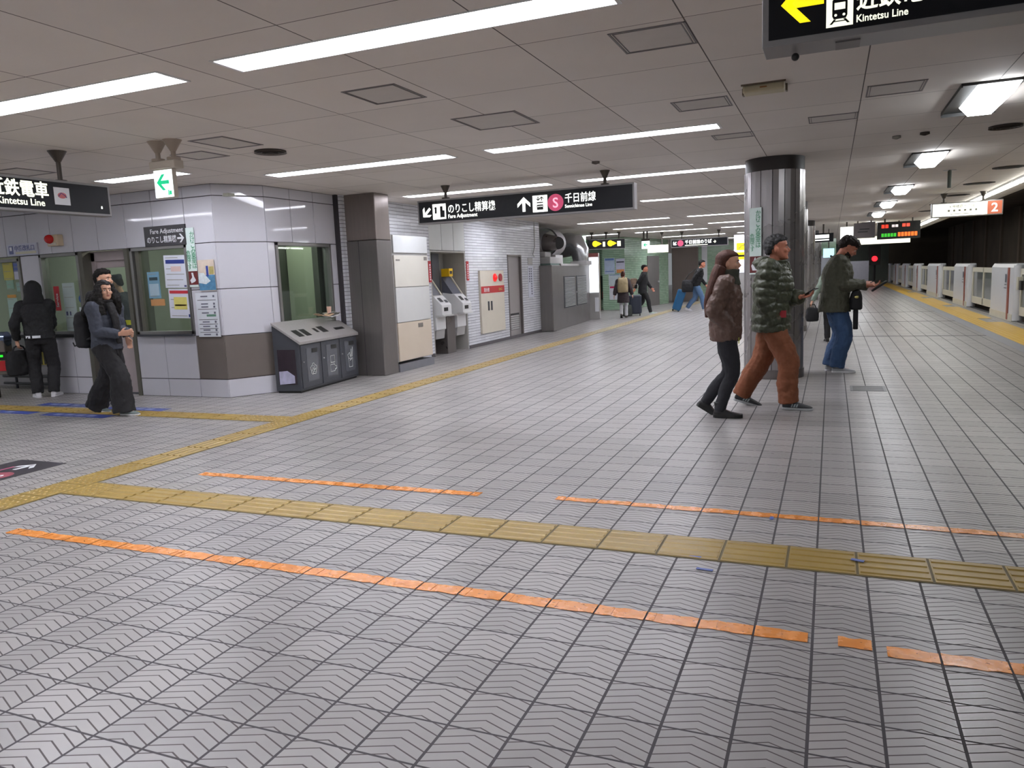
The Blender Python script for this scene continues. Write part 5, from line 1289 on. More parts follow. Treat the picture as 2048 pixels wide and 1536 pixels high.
def ik(a, t, l1, l2, pole):
    d = t - a; L = d.length
    if L > (l1 + l2) * 0.995: t = a + d.normalized() * (l1 + l2) * 0.995; d = t - a; L = d.length
    u = d.normalized(); p = (pole - u * pole.dot(u)).normalized()
    x = (l1 * l1 - l2 * l2 + L * L) / (2 * L); h = math.sqrt(max(0, l1 * l1 - x * x))
    return a + u * x + p * h, t
HEADSEC = [(-0.02, 0.09, 0.33, 0.10), (0.04, 0.17, 0.385, 0.03), (0.10, 0.225, 0.40, -0.05), (0.2, 0.275, 0.415, -0.2), (0.3, 0.30, 0.42, -0.33), (0.4, 0.315, 0.415, -0.43), (0.5, 0.325, 0.395, -0.47), (0.58, 0.335, 0.425, -0.49), (0.7, 0.34, 0.42, -0.50), (0.82, 0.315, 0.36, -0.46), (0.92, 0.24, 0.22, -0.34), (0.985, 0.12, 0.06, -0.16), (1.0, 0.03, -0.02, -0.08)]
def headshape(mb, M, h, secs, n=20):
    rings = []
    for (z, w, f, b) in secs:
        c = V((0, (f + b) / 2 * h, z * h)); r = ring(c, V((w * h, 0, 0)), V((0, (f - b) / 2 * h, 0)), n, 2.15)
        rings.append([tuple(M @ V(p)) for p in r])
    mb.loft(rings)
def xball(mb, M, c, r, nu=12, nv=8):
    t = MB(); t.ball(c, r, nu, nv); mb.add([tuple(M @ V(p)) for p in t.v], t.f)
def xtube(mb, M, pts, rad, n=8):
    t = MB(); t.tube(pts, rad, n); mb.add([tuple(M @ V(p)) for p in t.v], t.f)
def hand(mb, w, d, palm, side_thumb, s, curl=0.6):
    """w wrist point, d finger direction, palm = normal out of the palm, side_thumb = direction of the thumb side"""
    d = d.normalized(); palm = (palm - d * palm.dot(d)).normalized(); lat = (side_thumb - d * side_thumb.dot(d) - palm * side_thumb.dot(palm)).normalized()
    rings = []
    for t, a, b in ((-0.03, 0.024, 0.019), (0.0, 0.026, 0.018), (0.03, 0.034, 0.017), (0.065, 0.041, 0.015), (0.092, 0.040, 0.012)):
        rings.append(ring(w + d * t * s, lat * a * s, palm * b * s, 12, 2.6))
    mb.loft(rings)
    for i, (o, L, r) in enumerate(((0.030, 0.070, 0.0088), (0.010, 0.078, 0.009), (-0.011, 0.073, 0.0086), (-0.031, 0.058, 0.0078))):
        p = w + d * 0.088 * s + lat * o * s; pts = [p - d * 0.015 * s]; dirv = d.copy(); cu = curl * (0.85 + 0.12 * i)
        for k, f in enumerate((0.45, 0.32, 0.25)):
            ax = cu * (0.55 if k == 0 else 0.8)
            dirv = (dirv * math.cos(ax) + palm * math.sin(ax)).normalized(); nd = dirv
            pts.append(p); p = p + dirv * L * f * s
        pts.append(p)
        # bend plane: keep palm orthogonal for following segments
        mb.tube([tuple(q) for q in pts], [r * s, r * s, r * 0.98 * s, r * 0.9 * s, r * 0.62 * s], 8)
    b = w + d * 0.022 * s + lat * 0.026 * s; td = (d * 0.75 + lat * 0.75 + palm * 0.35).normalized(); td2 = (d * 0.95 + lat * 0.15 + palm * 0.45 * (0.5 + curl)).normalized()
    mb.tube([tuple(b - td * 0.012 * s), tuple(b + td * 0.022 * s), tuple(b + td * 0.042 * s), tuple(b + td * 0.042 * s + td2 * 0.028 * s)], [0.0135 * s, 0.0125 * s, 0.0105 * s, 0.007 * s], 8)
SKIN = mat('skin_light', (206, 158, 132), 0.5, var=0.04, vscale=20)
SKINR = mat('skin_ruddy', (196, 126, 100), 0.5, var=0.05, vscale=20)
EYEW = mat('eye_white', (224, 220, 214), 0.2, var=0); EYED = mat('eye_dark', (36, 26, 22), 0.15, var=0)
LIP = mat('lip', (168, 92, 84), 0.4, var=0.03)

def person(label, loc, yaw, H, P, O, voxel=0.007, fine=True, skin=SKIN):
    u = H / 1.7
    root = thing('person', label, 'person', loc, math.radians(yaw))
    lean = math.radians(P.get('lean', 2)); sl = math.radians(P.get('side', 0)); tw = math.radians(P.get('twist', 0))
    up = V((math.sin(sl), math.sin(lean), math.cos(lean) * math.cos(sl))).normalized()
    LT, LS = 0.243 * H, 0.240 * H            # thigh and shin
    def ankle(k):
        fx, fy, fyaw, fpitch, fz = P['foot' + k]
        fa = math.radians(fyaw); fd = V((-math.sin(fa), math.cos(fa), 0)); fp = math.radians(fpitch)
        ball = V((fx, fy, fz)) + fd * 0.10 * u
        dirv = (fd * math.cos(fp) - V((0, 0, 1)) * math.sin(fp)); nrm = (V((0, 0, 1)) * math.cos(fp) + fd * math.sin(fp))
        heel0 = ball - dirv * 0.10 * u
        if fp < 0:                            # toe lifted: turn about the heel instead
            heel0 = V((fx, fy, fz))
        return heel0 + nrm * 0.085 * u - dirv * 0.02 * u, dirv, nrm, heel0, fd
    px, py = P.get('px', 0), P.get('py', 0); pz = 0.532 * H
    for k, s in (('R', 1), ('L', -1)):
        a = ankle(k)[0]; dh = math.hypot(px + s * 0.052 * H - a.x, py - a.y)
        pz = min(pz, a.z + math.sqrt(max(0.01, (0.992 * (LT + LS)) ** 2 - dh * dh)) + 0.015 * H)
    pel = V((px, py, pz - P.get('drop', 0.0)))
    R = V((math.cos(tw), math.sin(tw), 0)); R = (R - up * R.dot(up)).normalized(); F = up.cross(R).normalized()
    RZ = V((1, 0, 0)); FZ = V((0, 1, 0)); Z = V((0, 0, 1))
    shc = pel + up * 0.283 * H; nb = pel + up * 0.302 * H
    hipR, hipL = pel + V((0.052 * H, 0, -0.015 * H)), pel + V((-0.052 * H, 0, -0.015 * H))
    feet = {}
    for k, hip in (('R', hipR), ('L', hipL)):
        ank, dirv, nrm, heel0, fd = ankle(k)
        kn, ank2 = ik(hip, ank, LT, LS, (fd + Z * 0.05 + V(P.get('pole' + k, (0, 0, 0)))))
        feet[k] = (hip, kn, ank, dirv, nrm, heel0)
    arms = {}
    for k, s in (('R', 1), ('L', -1)):
        sh = shc + R * (s * 0.105 * H) - up * 0.008 * H
        wr = V(P['hand' + k]) if 'hand' + k in P else sh + V((s * 0.05 * H, 0.03 * H, -0.31 * H))
        pole = V(P.get('elb' + k, (s * 0.35, -1.0, -0.25)))
        el, wr = ik(sh, wr, 0.168 * H, 0.150 * H, pole)
        arms[k] = (sh, el, wr)
    # head frame
    hy, hp, hr = (math.radians(a) for a in (P.get('hyaw', 0), P.get('hpitch', 0), P.get('hroll', 0)))
    h = 0.134 * H
    neck_top = nb + up * 0.030 * H + F * 0.012 * H
    base = neck_top + V((0, 0.0, 0.0))
    M = Matrix.Translation(base) @ Matrix.Rotation(hy, 4, 'Z') @ Matrix.Rotation(hp, 4, 'X') @ Matrix.Rotation(hr, 4, 'Y') @ Matrix.Translation(V((0, 0.04 * h, 0)))
    # ---- body
    b = MB(); headshape(b, M, h, HEADSEC)
    xtube(b, M, [(0, 0.36 * h, 0.56 * h), (0, 0.43 * h, 0.47 * h), (0, 0.50 * h, 0.36 * h), (0, 0.46 * h, 0.32 * h), (0, 0.38 * h, 0.31 * h)], [0.035 * h, 0.045 * h, 0.062 * h, 0.06 * h, 0.04 * h])
    xball(b, M, (0, 0.36 * h, 0.60 * h), (0.22 * h, 0.075 * h, 0.05 * h)); xball(b, M, (0, 0.36 * h, 0.05 * h), (0.10 * h, 0.07 * h, 0.07 * h)); xball(b, M, (0, 0.385 * h, 0.21 * h), (0.10 * h, 0.055 * h, 0.05 * h))
    for s in (-1, 1):
        xball(b, M, (s * 0.335 * h, -0.04 * h, 0.43 * h), (0.035 * h, 0.085 * h, 0.13 * h)); xball(b, M, (s * 0.17 * h, 0.33 * h, 0.36 * h), (0.11 * h, 0.09 * h, 0.10 * h))
    limb(b, [nb - up * 0.03 * H, nb + up * 0.01 * H, M @ V((0, -0.08 * h, 0.12 * h)), M @ V((0, -0.1 * h, 0.3 * h))], [0.060 * u, 0.053 * u, 0.054 * u, 0.05 * u])
    tk = [(pel - Z * 0.06 * H, 0.13, 0.085), (pel, 0.15, 0.10), (pel + up * 0.08 * H, 0.125, 0.085), (pel + up * 0.18 * H, 0.145, 0.10), (pel + up * 0.255 * H, 0.15, 0.085), (nb, 0.07, 0.06)]
    b.loft([ring(c, (RZ if i < 2 else R) * a * u, (FZ if i < 2 else F) * d * u, 18) for i, (c, a, d) in enumerate(tk)])
    for k, s in (('R', 1), ('L', -1)):
        sh, el, wr = arms[k]
        limb(b, [sh - R * s * 0.03 * u, sh, (sh + el) / 2, el, (el + wr) / 2, wr], [0.05 * u, 0.052 * u, 0.044 * u, 0.037 * u, 0.036 * u, 0.026 * u])
        fd = (wr - el).normalized(); hd = V(P.get('hdir' + k, tuple(fd))); pn = V(P.get('palm' + k, (-s, 0.2, 0))); th = V(P.get('thumb' + k, (0, 1, 0.2)))
        hand(b, wr + hd.normalized() * 0.012 * u, hd, pn, th, u * P.get('hs', 1.0), P.get('curl' + k, 0.55))
        hip, kn, ank, dv, nm, h0 = feet[k]
        limb(b, [hip, (hip + kn) / 2, kn, (kn + ank) / 2 - dv * 0.012 * u, ank - nm * 0.02 * u], [0.075 * u, 0.066 * u, 0.05 * u, 0.047 * u, 0.034 * u])
        limb(b, [ank - nm * 0.02 * u, h0 + nm * 0.045 * u + dv * 0.03 * u, h0 + nm * 0.03 * u + dv * 0.12 * u], [0.034 * u, 0.032 * u, 0.025 * u])
    grow('body', b, voxel * 0.85 if fine else voxel, skin, root, 3)
    # ---- face
    if P.get('face', True):
        for s in (-1, 1):
            m = MB(); xball(m, M, (s * 0.135 * h, 0.375 * h, 0.49 * h), (0.058 * h, 0.03 * h, 0.03 * h), 10, 6); e = m.build('eye', EYEW, root, smooth='all')
            m = MB(); xball(m, M, (s * 0.135 * h, 0.397 * h, 0.49 * h), (0.026 * h, 0.013 * h, 0.028 * h), 8, 6); m.build('iris', EYED, e, smooth='all')
            m = MB(); xtube(m, M, [(s * 0.05 * h, 0.43 * h, 0.575 * h), (s * 0.13 * h, 0.42 * h, 0.605 * h), (s * 0.21 * h, 0.37 * h, 0.575 * h)], [0.014 * h, 0.018 * h, 0.008 * h], 6); m.build('eyebrow', O['hairm'], root, smooth='all')
        m = MB(); xball(m, M, (0, 0.425 * h, 0.215 * h), (0.095 * h, 0.025 * h, 0.014 * h), 12, 6); xball(m, M, (0, 0.42 * h, 0.185 * h), (0.08 * h, 0.025 * h, 0.018 * h), 12, 6); m.build('lips', LIP, root, smooth='all')
    # ---- hair
    hm = O['hairm']; style = O.get('hair', 'short'); hb = MB()
    cap = [(0.26, 0.24, -0.30, -0.43), (0.36, 0.318, -0.15, -0.49), (0.5, 0.345, -0.02, -0.525), (0.62, 0.355, 0.08, -0.54), (0.71, 0.358, 0.22, -0.545), (0.77, 0.356, 0.40, -0.54), (0.84, 0.35, 0.445, -0.53), (0.94, 0.305, 0.39, -0.46), (1.04, 0.21, 0.22, -0.33), (1.09, 0.08, 0.05, -0.16)]
    if style == 'short': headshape(hb, M, h, cap)
    elif style == 'fringe':
        headshape(hb, M, h, [(0.20, 0.20, -0.30, -0.42), (0.32, 0.34, -0.14, -0.54), (0.46, 0.39, -0.02, -0.60), (0.58, 0.40, 0.10, -0.61), (0.68, 0.40, 0.44, -0.60), (0.80, 0.395, 0.49, -0.58), (0.93, 0.33, 0.40, -0.49), (1.04, 0.22, 0.2, -0.32), (1.08, 0.08, 0.03, -0.16)])
    elif style == 'long':
        fl = O.get('full', 1.0)
        headshape(hb, M, h, [(-0.1, 0.36 * fl, -0.20, -0.60), (0.2, 0.40 * fl, -0.02, -0.62 * fl), (0.4, 0.41 * fl, 0.08, -0.62 * fl), (0.58, 0.40, 0.12, -0.60), (0.72, 0.395, 0.30, -0.60), (0.83, 0.37, 0.43, -0.56), (0.93, 0.31, 0.34, -0.47), (1.02, 0.2, 0.16, -0.3), (1.06, 0.08, 0.03, -0.16)])
        L = O.get('hairlen', 0.34)
        for s in (-1, 0, 1):
            a = M @ V((s * 0.24 * h, -0.30 * h, 0.25 * h)); bq = nb + R * s * 0.085 * u - F * 0.09 * u - up * 0.0; c = nb + R * s * 0.115 * u - F * 0.16 * u - up * L * 0.55; d = nb + R * s * 0.10 * u - F * 0.185 * u - up * L
            limb(hb, [a, bq, c, d], [(0.095 * u, 0.075 * u), (0.09 * u, 0.07 * u), (0.075 * u, 0.05 * u), (0.03 * u, 0.018 * u)], ref=F)
        for s in O.get('locks', ()):
            a0 = M @ V((s * 0.30 * h, 0.16 * h, 0.80 * h)); a = M @ V((s * 0.40 * h, 0.16 * h, 0.38 * h)); bq = M @ V((s * 0.46 * h, 0.10 * h, -0.1 * h)); c = nb + R * s * 0.115 * u + F * 0.10 * u - up * L * 0.6
            limb(hb, [a0, a, bq, c], [0.03 * u, 0.05 * u, 0.075 * u, 0.035 * u])
    elif style == 'bun':
        headshape(hb, M, h, cap); xball(hb, M, (0, -0.42 * h, 0.98 * h), 0.2 * h)
    elif style == 'none': hb = None
    if hb: grow('hair', hb, voxel, hm, root, 2, wrinkle=O.get('hairfold', 0.028) if fine else 0.01, wscale=O.get('hairscale', 0.028))
    if O.get('beard'):
        m = MB(); headshape(m, M, h, [(-0.05, 0.10, 0.36, 0.10), (0.04, 0.2, 0.43, -0.02), (0.12, 0.27, 0.44, -0.02), (0.19, 0.30, 0.40, 0.0), (0.26, 0.31, 0.2, 0.0)]); grow('beard', m, voxel, hm, root, 1, label='short dark beard')
    if O.get('hood'):
        m = MB(); headshape(m, M, h, [(-0.5, 0.62, 0.05, -0.52), (-0.3, 0.66, 0.18, -0.64), (-0.1, 0.58, 0.26, -0.70), (0.2, 0.52, 0.32, -0.70), (0.5, 0.52, 0.36, -0.70), (0.75, 0.48, 0.40, -0.66), (0.95, 0.38, 0.34, -0.54), (1.08, 0.22, 0.18, -0.36), (1.13, 0.06, 0.0, -0.14)]); grow('hood', m, voxel, O['hood'], root, 3, wrinkle=0.01, wscale=0.06)
    if O.get('cap'):
        m = MB(); headshape(m, M, h, [(0.66, 0.37, 0.44, -0.53), (0.78, 0.40, 0.46, -0.56), (0.95, 0.43, 0.50, -0.58), (1.03, 0.38, 0.42, -0.52), (1.06, 0.2, 0.2, -0.3)]); xball(m, M, (0, 0.52 * h, 0.68 * h), (0.28 * h, 0.2 * h, 0.03 * h)); grow('cap', m, voxel, O['cap'], root, 1)
    # ---- trousers
    p = MB(); lr = O.get('leg', (0.092, 0.072, 0.066)); ends = O.get('legend', 0.0)
    p.loft([ring(pel + Z * 0.07 * H, RZ * 0.142 * u, FZ * 0.105 * u, 18), ring(pel + Z * 0.02 * H, RZ * 0.16 * u, FZ * 0.118 * u, 18), ring(pel - Z * 0.03 * H, RZ * 0.168 * u, FZ * 0.122 * u, 18), ring(pel - Z * 0.065 * H, RZ * 0.15 * u, FZ * 0.11 * u, 18)])
    for k in 'RL':
        hip, kn, ank, dv, nm, h0 = feet[k]
        en = ank - nm * (0.015 + ends) * u
        limb(p, [hip + Z * 0.02 * u, (hip * 0.6 + kn * 0.4), kn, (kn + ank) / 2 - dv * 0.008 * u, en], [lr[0] * u, lr[0] * 0.96 * u, lr[1] * u, (lr[1] + lr[2]) / 2 * u, lr[2] * u])
    grow(O.get('legname', 'trousers'), p, voxel, O['legm'], root, 3, wrinkle=O.get('legfold', 0.018), wscale=0.09)
    # ---- shoes
    for k in 'RL':
        hip, kn, ank, dv, nm, h0 = feet[k]; sd = dv.cross(nm).normalized(); sc = u * O.get('shoe_s', 1.0)
        m = MB(); prof = [(-0.075, 0.022, 0.055, 0.018), (-0.06, 0.036, 0.082, 0.012), (-0.02, 0.040, 0.092, 0.012), (0.03, 0.040, 0.086, 0.012), (0.08, 0.044, 0.064, 0.012), (0.13, 0.047, 0.05, 0.012), (0.17, 0.040, 0.04, 0.014), (0.195, 0.02, 0.03, 0.018)]
        tall = O.get('boot', 0)
        rings = []
        for (x, w, z1, z0) in prof:
            c = h0 + dv * x * sc + nm * (z0 + z1) / 2 * sc
            rings.append(ring(c, sd * w * sc, nm * (z1 - z0) / 2 * sc, 14, 2.6))
        m.loft(rings)
        limb(m, [h0 + dv * -0.015 * sc + nm * 0.05 * sc, ank + nm * (0.02 + tall) * u], [0.042 * sc, (0.042 + 0.012 * (tall > 0)) * sc])
        s = grow('shoe', m, min(voxel, 0.008), O['shoem'], root, 2)
        m = MB(); out = [(-0.078, 0.02), (-0.06, 0.038), (-0.01, 0.041), (0.05, 0.041), (0.12, 0.049), (0.17, 0.043), (0.2, 0.02)]
        loop = [(x, w) for x, w in out] + [(x, -w) for x, w in reversed(out)]
        hgt = O.get('sole_h', 0.022)
        m.prism([tuple(h0 + dv * x * sc + sd * w * sc + nm * 0.001) for x, w in loop], tuple(nm * hgt * sc)); m.build('sole', O['solem'], s, bevel=0.004)
        if O.get('shoemark'):
            for sgn in (-1, 1):
                m = MB()
                for a0 in (0.0, 0.022, 0.044): m.prism([tuple(h0 + dv * (x * sc) + nm * z * sc + sd * sgn * 0.0415 * sc) for x, z in ((a0 + 0.01, 0.03), (a0 + 0.024, 0.03), (a0 + 0.034, 0.06), (a0 + 0.02, 0.06))], tuple(sd * sgn * 0.004))
                m.build('shoe_stripe', O['shoemark'], s)
    # ---- jacket
    J = O['jacket']; js = J.get('s', 1.0); hem = J.get('hem', 0.05) * H; flare = J.get('flare', 1.0); pf = J.get('puff', 0)
    keys = [tuple(pel - Z * hem) + (0.168 * flare, 0.128 * flare), tuple(pel + Z * 0.0) + (0.172, 0.132), tuple(pel + up * 0.09 * H) + (0.165, 0.128), tuple(pel + up * 0.185 * H) + (0.175, 0.137), tuple(pel + up * 0.245 * H) + (0.172, 0.118), tuple(pel + up * 0.285 * H) + (0.115, 0.09), tuple(nb + up * 0.012 * H) + (0.076, 0.078)]
    ks = spline(keys, max(24, pf * 6)); jm = MB(); rings = []
    for j, q in enumerate(ks):
        t = j / (len(ks) - 1); s_ = js * u
        if pf and t < 0.9: s_ *= 0.955 + 0.075 * abs(math.sin(PI * pf * t)) ** 0.6
        A, B_ = (RZ.lerp(R, min(1, t * 2)).normalized(), FZ.lerp(F, min(1, t * 2)).normalized())
        if J.get('wide'): A = A * J['wide']
        rings.append(ring(q[:3], A * q[3] * s_, B_ * q[4] * s_, 22, 2.2))
    jm.loft(rings)
    sr = J.get('sleeve', (0.074, 0.06, 0.046))
    for k, s in (('R', 1), ('L', -1)):
        sh, el, wr = arms[k]; wv = (wr - el).normalized(); cuff = wr - wv * J.get('cuff', 0.0) * u
        limb(jm, [sh - R * s * 0.05 * u - up * 0.01, sh + R * s * 0.008 * u, (sh + el) / 2, el, (el + cuff) / 2, cuff], [sr[0] * 0.95 * u, sr[0] * u, (sr[0] + sr[1]) / 2 * u, sr[1] * u, (sr[1] + sr[2]) / 2 * u * 1.03, sr[2] * u], puff=J.get('spuff', 0))
    jo = grow(J.get('name', 'jacket'), jm, voxel, J['m'], root, 2 if pf else 4, wrinkle=J.get('fold', 0.02), wscale=J.get('fscale', 0.07))
    if J.get('band'):
        m = MB(); m.loft([ring(pel - Z * (hem + 0.012), RZ * 0.16 * js * u * flare, FZ * 0.122 * js * u * flare, 22, 2.2), ring(pel - Z * (hem - 0.05 * u), RZ * 0.166 * js * u * flare, FZ * 0.128 * js * u * flare, 22, 2.2)]); grow('waistband', m, voxel, J['band'], root, 2, wrinkle=0.006, wscale=0.03)
    if O.get('collar'):
        cm, cr, ch = O['collar']; m = MB()
        m.loft([ring(nb - up * 0.035 * H + F * 0.01, R * cr * 1.25 * u, F * cr * 1.2 * u, 18), ring(nb + up * 0.012 * H + F * 0.012, R * cr * u, F * cr * u, 18), ring(nb + up * ch * H + F * 0.022, R * cr * 0.95 * u, F * cr * 1.02 * u, 18)]); grow('collar', m, voxel, cm, root, 3, wrinkle=0.02, wscale=0.06)
    root['_'] = 0; del root['_']
    return root, dict(M=M, h=h, arms=arms, feet=feet, pel=pel, up=up, R=R, F=F, nb=nb, shc=shc, u=u)
def bag(name, label, cat, loc, yaw, size, m_, strap=None, voxel=0.012, round_=3.0):
    """soft bag: rounded block with a flap line and a handle; origin at its base"""
    t = thing(name, label, cat, loc, math.radians(yaw)); a, b, c = size
    m = MB(); m.loft([ring((0, 0, z * c), V((a / 2 * w_, 0, 0)), V((0, b / 2 * d_, 0)), 20, round_) for z, w_, d_ in ((0, 0.8, 0.75), (0.06, 0.95, 0.95), (0.3, 1.0, 1.0), (0.65, 0.98, 0.95), (0.92, 0.88, 0.7), (1.0, 0.7, 0.4))]); grow('body', m, voxel, m_, t, 2, wrinkle=0.018, wscale=0.08)
    return t
CL = lambda n, c, r=0.8, b=0.25, var=0.08: mat(n, c, r, var=var, vscale=14, bump=b, bscale=220)
HB = mat('hair_black', (24, 21, 20), 0.6, var=0.1, vscale=40, bump=0.4, bscale=150, spec=0.25)
HBR = mat('hair_brown', (80, 46, 36), 0.55, var=0.15, vscale=30, bump=0.4, bscale=150, spec=0.3)
HG = mat('hair_greying', (40, 39, 41), 0.6, var=0.2, vscale=40, bump=0.4, bscale=150)
BLK = CL('black_cloth', (26, 26, 29)); BLK2 = CL('black_knit', (32, 31, 34))
WHS = mat('white_shoe', (222, 220, 224), 0.45, var=0.03); BKS = mat('black_leather', (30, 29, 31), 0.35, var=0.05)

# 1 woman in the brown bomber jacket
BR = CL('brown_bomber', (98, 74, 64), 0.5, 0.15)
r1, d1 = person('woman with long brown hair in a brown bomber jacket, hands in pockets, walking right', (-0.95, 7.68, 0), -84, 1.62,
    dict(lean=0, footR=(0.085, -0.04, 0, 0, 0), footL=(-0.085, -0.24, 0, 32, 0.0), py=0.0, handR=(0.165, 0.06, 0.88), handL=(-0.165, 0.06, 0.88), elbR=(0.35, -1, -0.1), elbL=(-0.35, -1, -0.1), curlR=1.3, curlL=1.3, hdirR=(-0.8, 0.5, -0.2), hdirL=(0.8, 0.5, -0.2), poleL=(0, 0.5, 0), hpitch=-2, hyaw=-6),
    dict(hairm=HBR, hair='long', hairlen=0.36, hairfold=0.008, hairscale=0.08, leg=(0.104, 0.074, 0.058), legm=CL('black_jeans', (36, 36, 42)), shoem=BKS, solem=M_BLACK, sole_h=0.035, boot=0.06, shoe_s=1.06,
         jacket=dict(m=BR, s=1.24, hem=0.06, flare=0.96, sleeve=(0.092, 0.09, 0.066), fold=0.03, fscale=0.06, band=CL('brown_rib', (104, 82, 72))), collar=(CL('moss_scarf', (62, 64, 54), 0.85), 0.118, 0.055)))
m = MB(); m.box(-0.012, 0.012, -0.004, 0.004, -0.03, 0.03); m.build('zip_tag', mat('yellow_tag', (206, 206, 90), 0.5), r1, loc=(0.10, 0.125, 0.76))
# 2 man in the quilted jacket
OL = CL('olive_quilt', (72, 76, 60), 0.42, 0.08, 0.05)
r2, d2 = person('man in an olive quilted jacket and rust trousers striding right, phone in hand', (-0.545, 8.24, 0), -96, 1.77,
    dict(lean=3, twist=-6, footR=(0.08, 0.19, -4, 0, 0), footL=(-0.09, -0.34, 0, 14, 0.0), py=-0.02, handR=(0.185, 0.04, 0.87), handL=(0.02, 0.265, 1.14), elbR=(0.45, -1, 0.0), elbL=(-0.6, -0.5, -0.8), curlR=0.9, curlL=0.9, hdirR=(-0.5, 0.2, -1.0), hdirL=(0.45, 0.9, 0.1), palmL=(0.2, 0, 1), thumbL=(0.9, 0.2, 0.2), hyaw=10, hpitch=4),
    dict(hairm=HG, hair='short', leg=(0.12, 0.104, 0.094), legm=CL('rust_trousers', (136, 80, 52), 0.8, 0.2), legfold=0.03, shoem=mat('dark_trainer', (52, 54, 58), 0.6, var=0.1), solem=mat('pale_sole', (176, 178, 180), 0.5), shoemark=mat('grey_stripe', (168, 178, 180), 0.5), shoe_s=1.04,
         jacket=dict(m=OL, name='quilted_jacket', s=1.36, hem=0.075, flare=1.0, puff=9, spuff=9, sleeve=(0.108, 0.098, 0.066), fold=0.02, fscale=0.05), collar=(OL, 0.10, 0.03)), skin=SKINR)
m = MB(); nb = d2['nb']; m.loft([ring(nb - V((0, 0.12, 0.03)), V((0.13, 0, 0)), V((0, 0.06, 0)), 16), ring(nb - V((0, 0.13, -0.03)), V((0.135, 0, 0)), V((0, 0.09, 0)), 16), ring(nb - V((0, 0.10, -0.085)), V((0.11, 0, 0)), V((0, 0.06, 0)), 16)]); grow('hood', m, 0.008, OL, r2, 2, wrinkle=0.03, wscale=0.06)
m = MB(); m.loft([ring(nb + V((0, -0.03, 0.02)), V((0.072, 0, 0)), V((0, 0.072, 0)), 16), ring(nb + V((0, -0.03, 0.05)), V((0.070, 0, 0)), V((0, 0.068, 0)), 16)]); m.build('neck_lining', mat('orange_lining', (206, 84, 48), 0.6), r2, smooth=True)
m = MB(); m.box(-0.004, 0.004, -0.03, 0.03, -0.035, 0.035); m.build('red_patch', mat('red_patch', (190, 50, 60), 0.6), r2, loc=(0.185, 0.125, 0.98))
_hw = r2.matrix_basis
m = MB(); m.box(-0.036, 0.036, -0.075, 0.075, -0.005, 0.005)
ph = m.build('mobile_phone', mat('phone_black', (24, 24, 28), 0.2), None, bevel=0.004)
bpy.context.view_layer.update()
ph.matrix_world = r2.matrix_world @ Matrix.Translation(d2['arms']['L'][2] + V((0.05, 0.10, 0.05))) @ Matrix.Rotation(-0.35, 4, 'Z') @ Matrix.Rotation(0.5, 4, 'X')
tag(ph, 'dark mobile phone in the hand of the man in the quilted jacket', 'phone')
# 3 stooping man in olive jacket and jeans
OJ = CL('olive_field_jacket', (78, 78, 64), 0.7, 0.15)
r3, d3 = person('man in an olive field jacket and blue jeans, head bowed over a dark case', (0.05, 11.15, 0), -88, 1.83,
    dict(lean=6, footR=(0.09, 0.05, -4, 0, 0), footL=(-0.10, -0.03, 6, 0, 0), py=-0.01, handR=(0.08, 0.34, 1.17), handL=(-0.10, 0.40, 1.14), elbR=(0.5, -0.8, -0.7), elbL=(-0.5, -0.8, -0.7), hdirR=(-0.3, 0.9, 0.05), hdirL=(0.2, 0.95, 0.1), palmR=(-0.6, 0.1, -0.5), palmL=(0.2, 0.0, 1), thumbR=(-0.4, 0.2, 0.9), thumbL=(0.9, 0.2, 0.2), curlR=0.8, curlL=0.9, hpitch=-38),
    dict(hairm=mat('hair_dark_brown', (40, 31, 28), 0.6, var=0.15, vscale=40, bump=0.4, bscale=150, spec=0.25), hair='fringe', beard=True, leg=(0.122, 0.1, 0.09), legm=CL('blue_jeans', (58, 84, 122), 0.85, 0.3), legfold=0.03, shoem=mat('grey_trainer', (176, 178, 182), 0.55, var=0.1), solem=mat('white_sole', (214, 214, 216), 0.5),
         jacket=dict(m=OJ, name='field_jacket', s=1.32, hem=0.085, flare=1.12, sleeve=(0.086, 0.074, 0.058), fold=0.035, fscale=0.08), collar=(OJ, 0.095, 0.022)), skin=SKINR)
bpy.context.view_layer.update()
def place(o, r, p, rot=Matrix()):
    o.matrix_world = r.matrix_world @ Matrix.Translation(V(p)) @ rot
m = MB(); m.box(-0.05, 0.05, -0.11, 0.11, -0.012, 0.012); c3 = thing('carrying_case', 'dark open case held in the hands of the stooping man', 'case')
m.build('cover', mat('case_black', (26, 27, 30), 0.4), c3, bevel=0.008)
m = MB(); m.box(-0.045, 0.045, -0.10, 0.10, 0.012, 0.015); m.build('inside', mat('case_inside', (66, 72, 70), 0.5), c3)
place(c3, r3, d3['arms']['L'][2] + V((0.06, 0.135, -0.005)), Matrix.Rotation(0.6, 4, 'X'))
m = MB(); m.tube([(0, -0.09, 0), (0, 0.09, 0)], 0.005, 8)
pen = m.build('pen', mat('pen_black', (30, 30, 32), 0.3), None, smooth=True); place(pen, r3, d3['arms']['R'][2] + V((-0.01, 0.16, 0.05)), Matrix.Rotation(0.35, 4, 'X')); tag(pen, 'thin dark pen in the raised hand of the stooping man', 'pen')
cb = bag('waist_bag', 'black camera bag with a shiny buckle hanging at the front of the stooping man', 'bag', (0, 0, 0), 0, (0.20, 0.16, 0.26), BLK)
place(cb, r3, (0.08, 0.25, 0.84))
m = MB(); m.ball((0.10, 0.0, 0.17), (0.015, 0.03, 0.02)); m.build('buckle', mat('brass_buckle', (206, 196, 130), 0.2, 0.8), cb, smooth='all')
m = MB(); m.tube([(0.0, 0, 0.24), (0.02, -0.08, 0.42), (-0.02, -0.24, 0.68), (-0.06, -0.32, 0.72)], 0.012, 8); m.build('strap', BLK, cb, smooth=True)
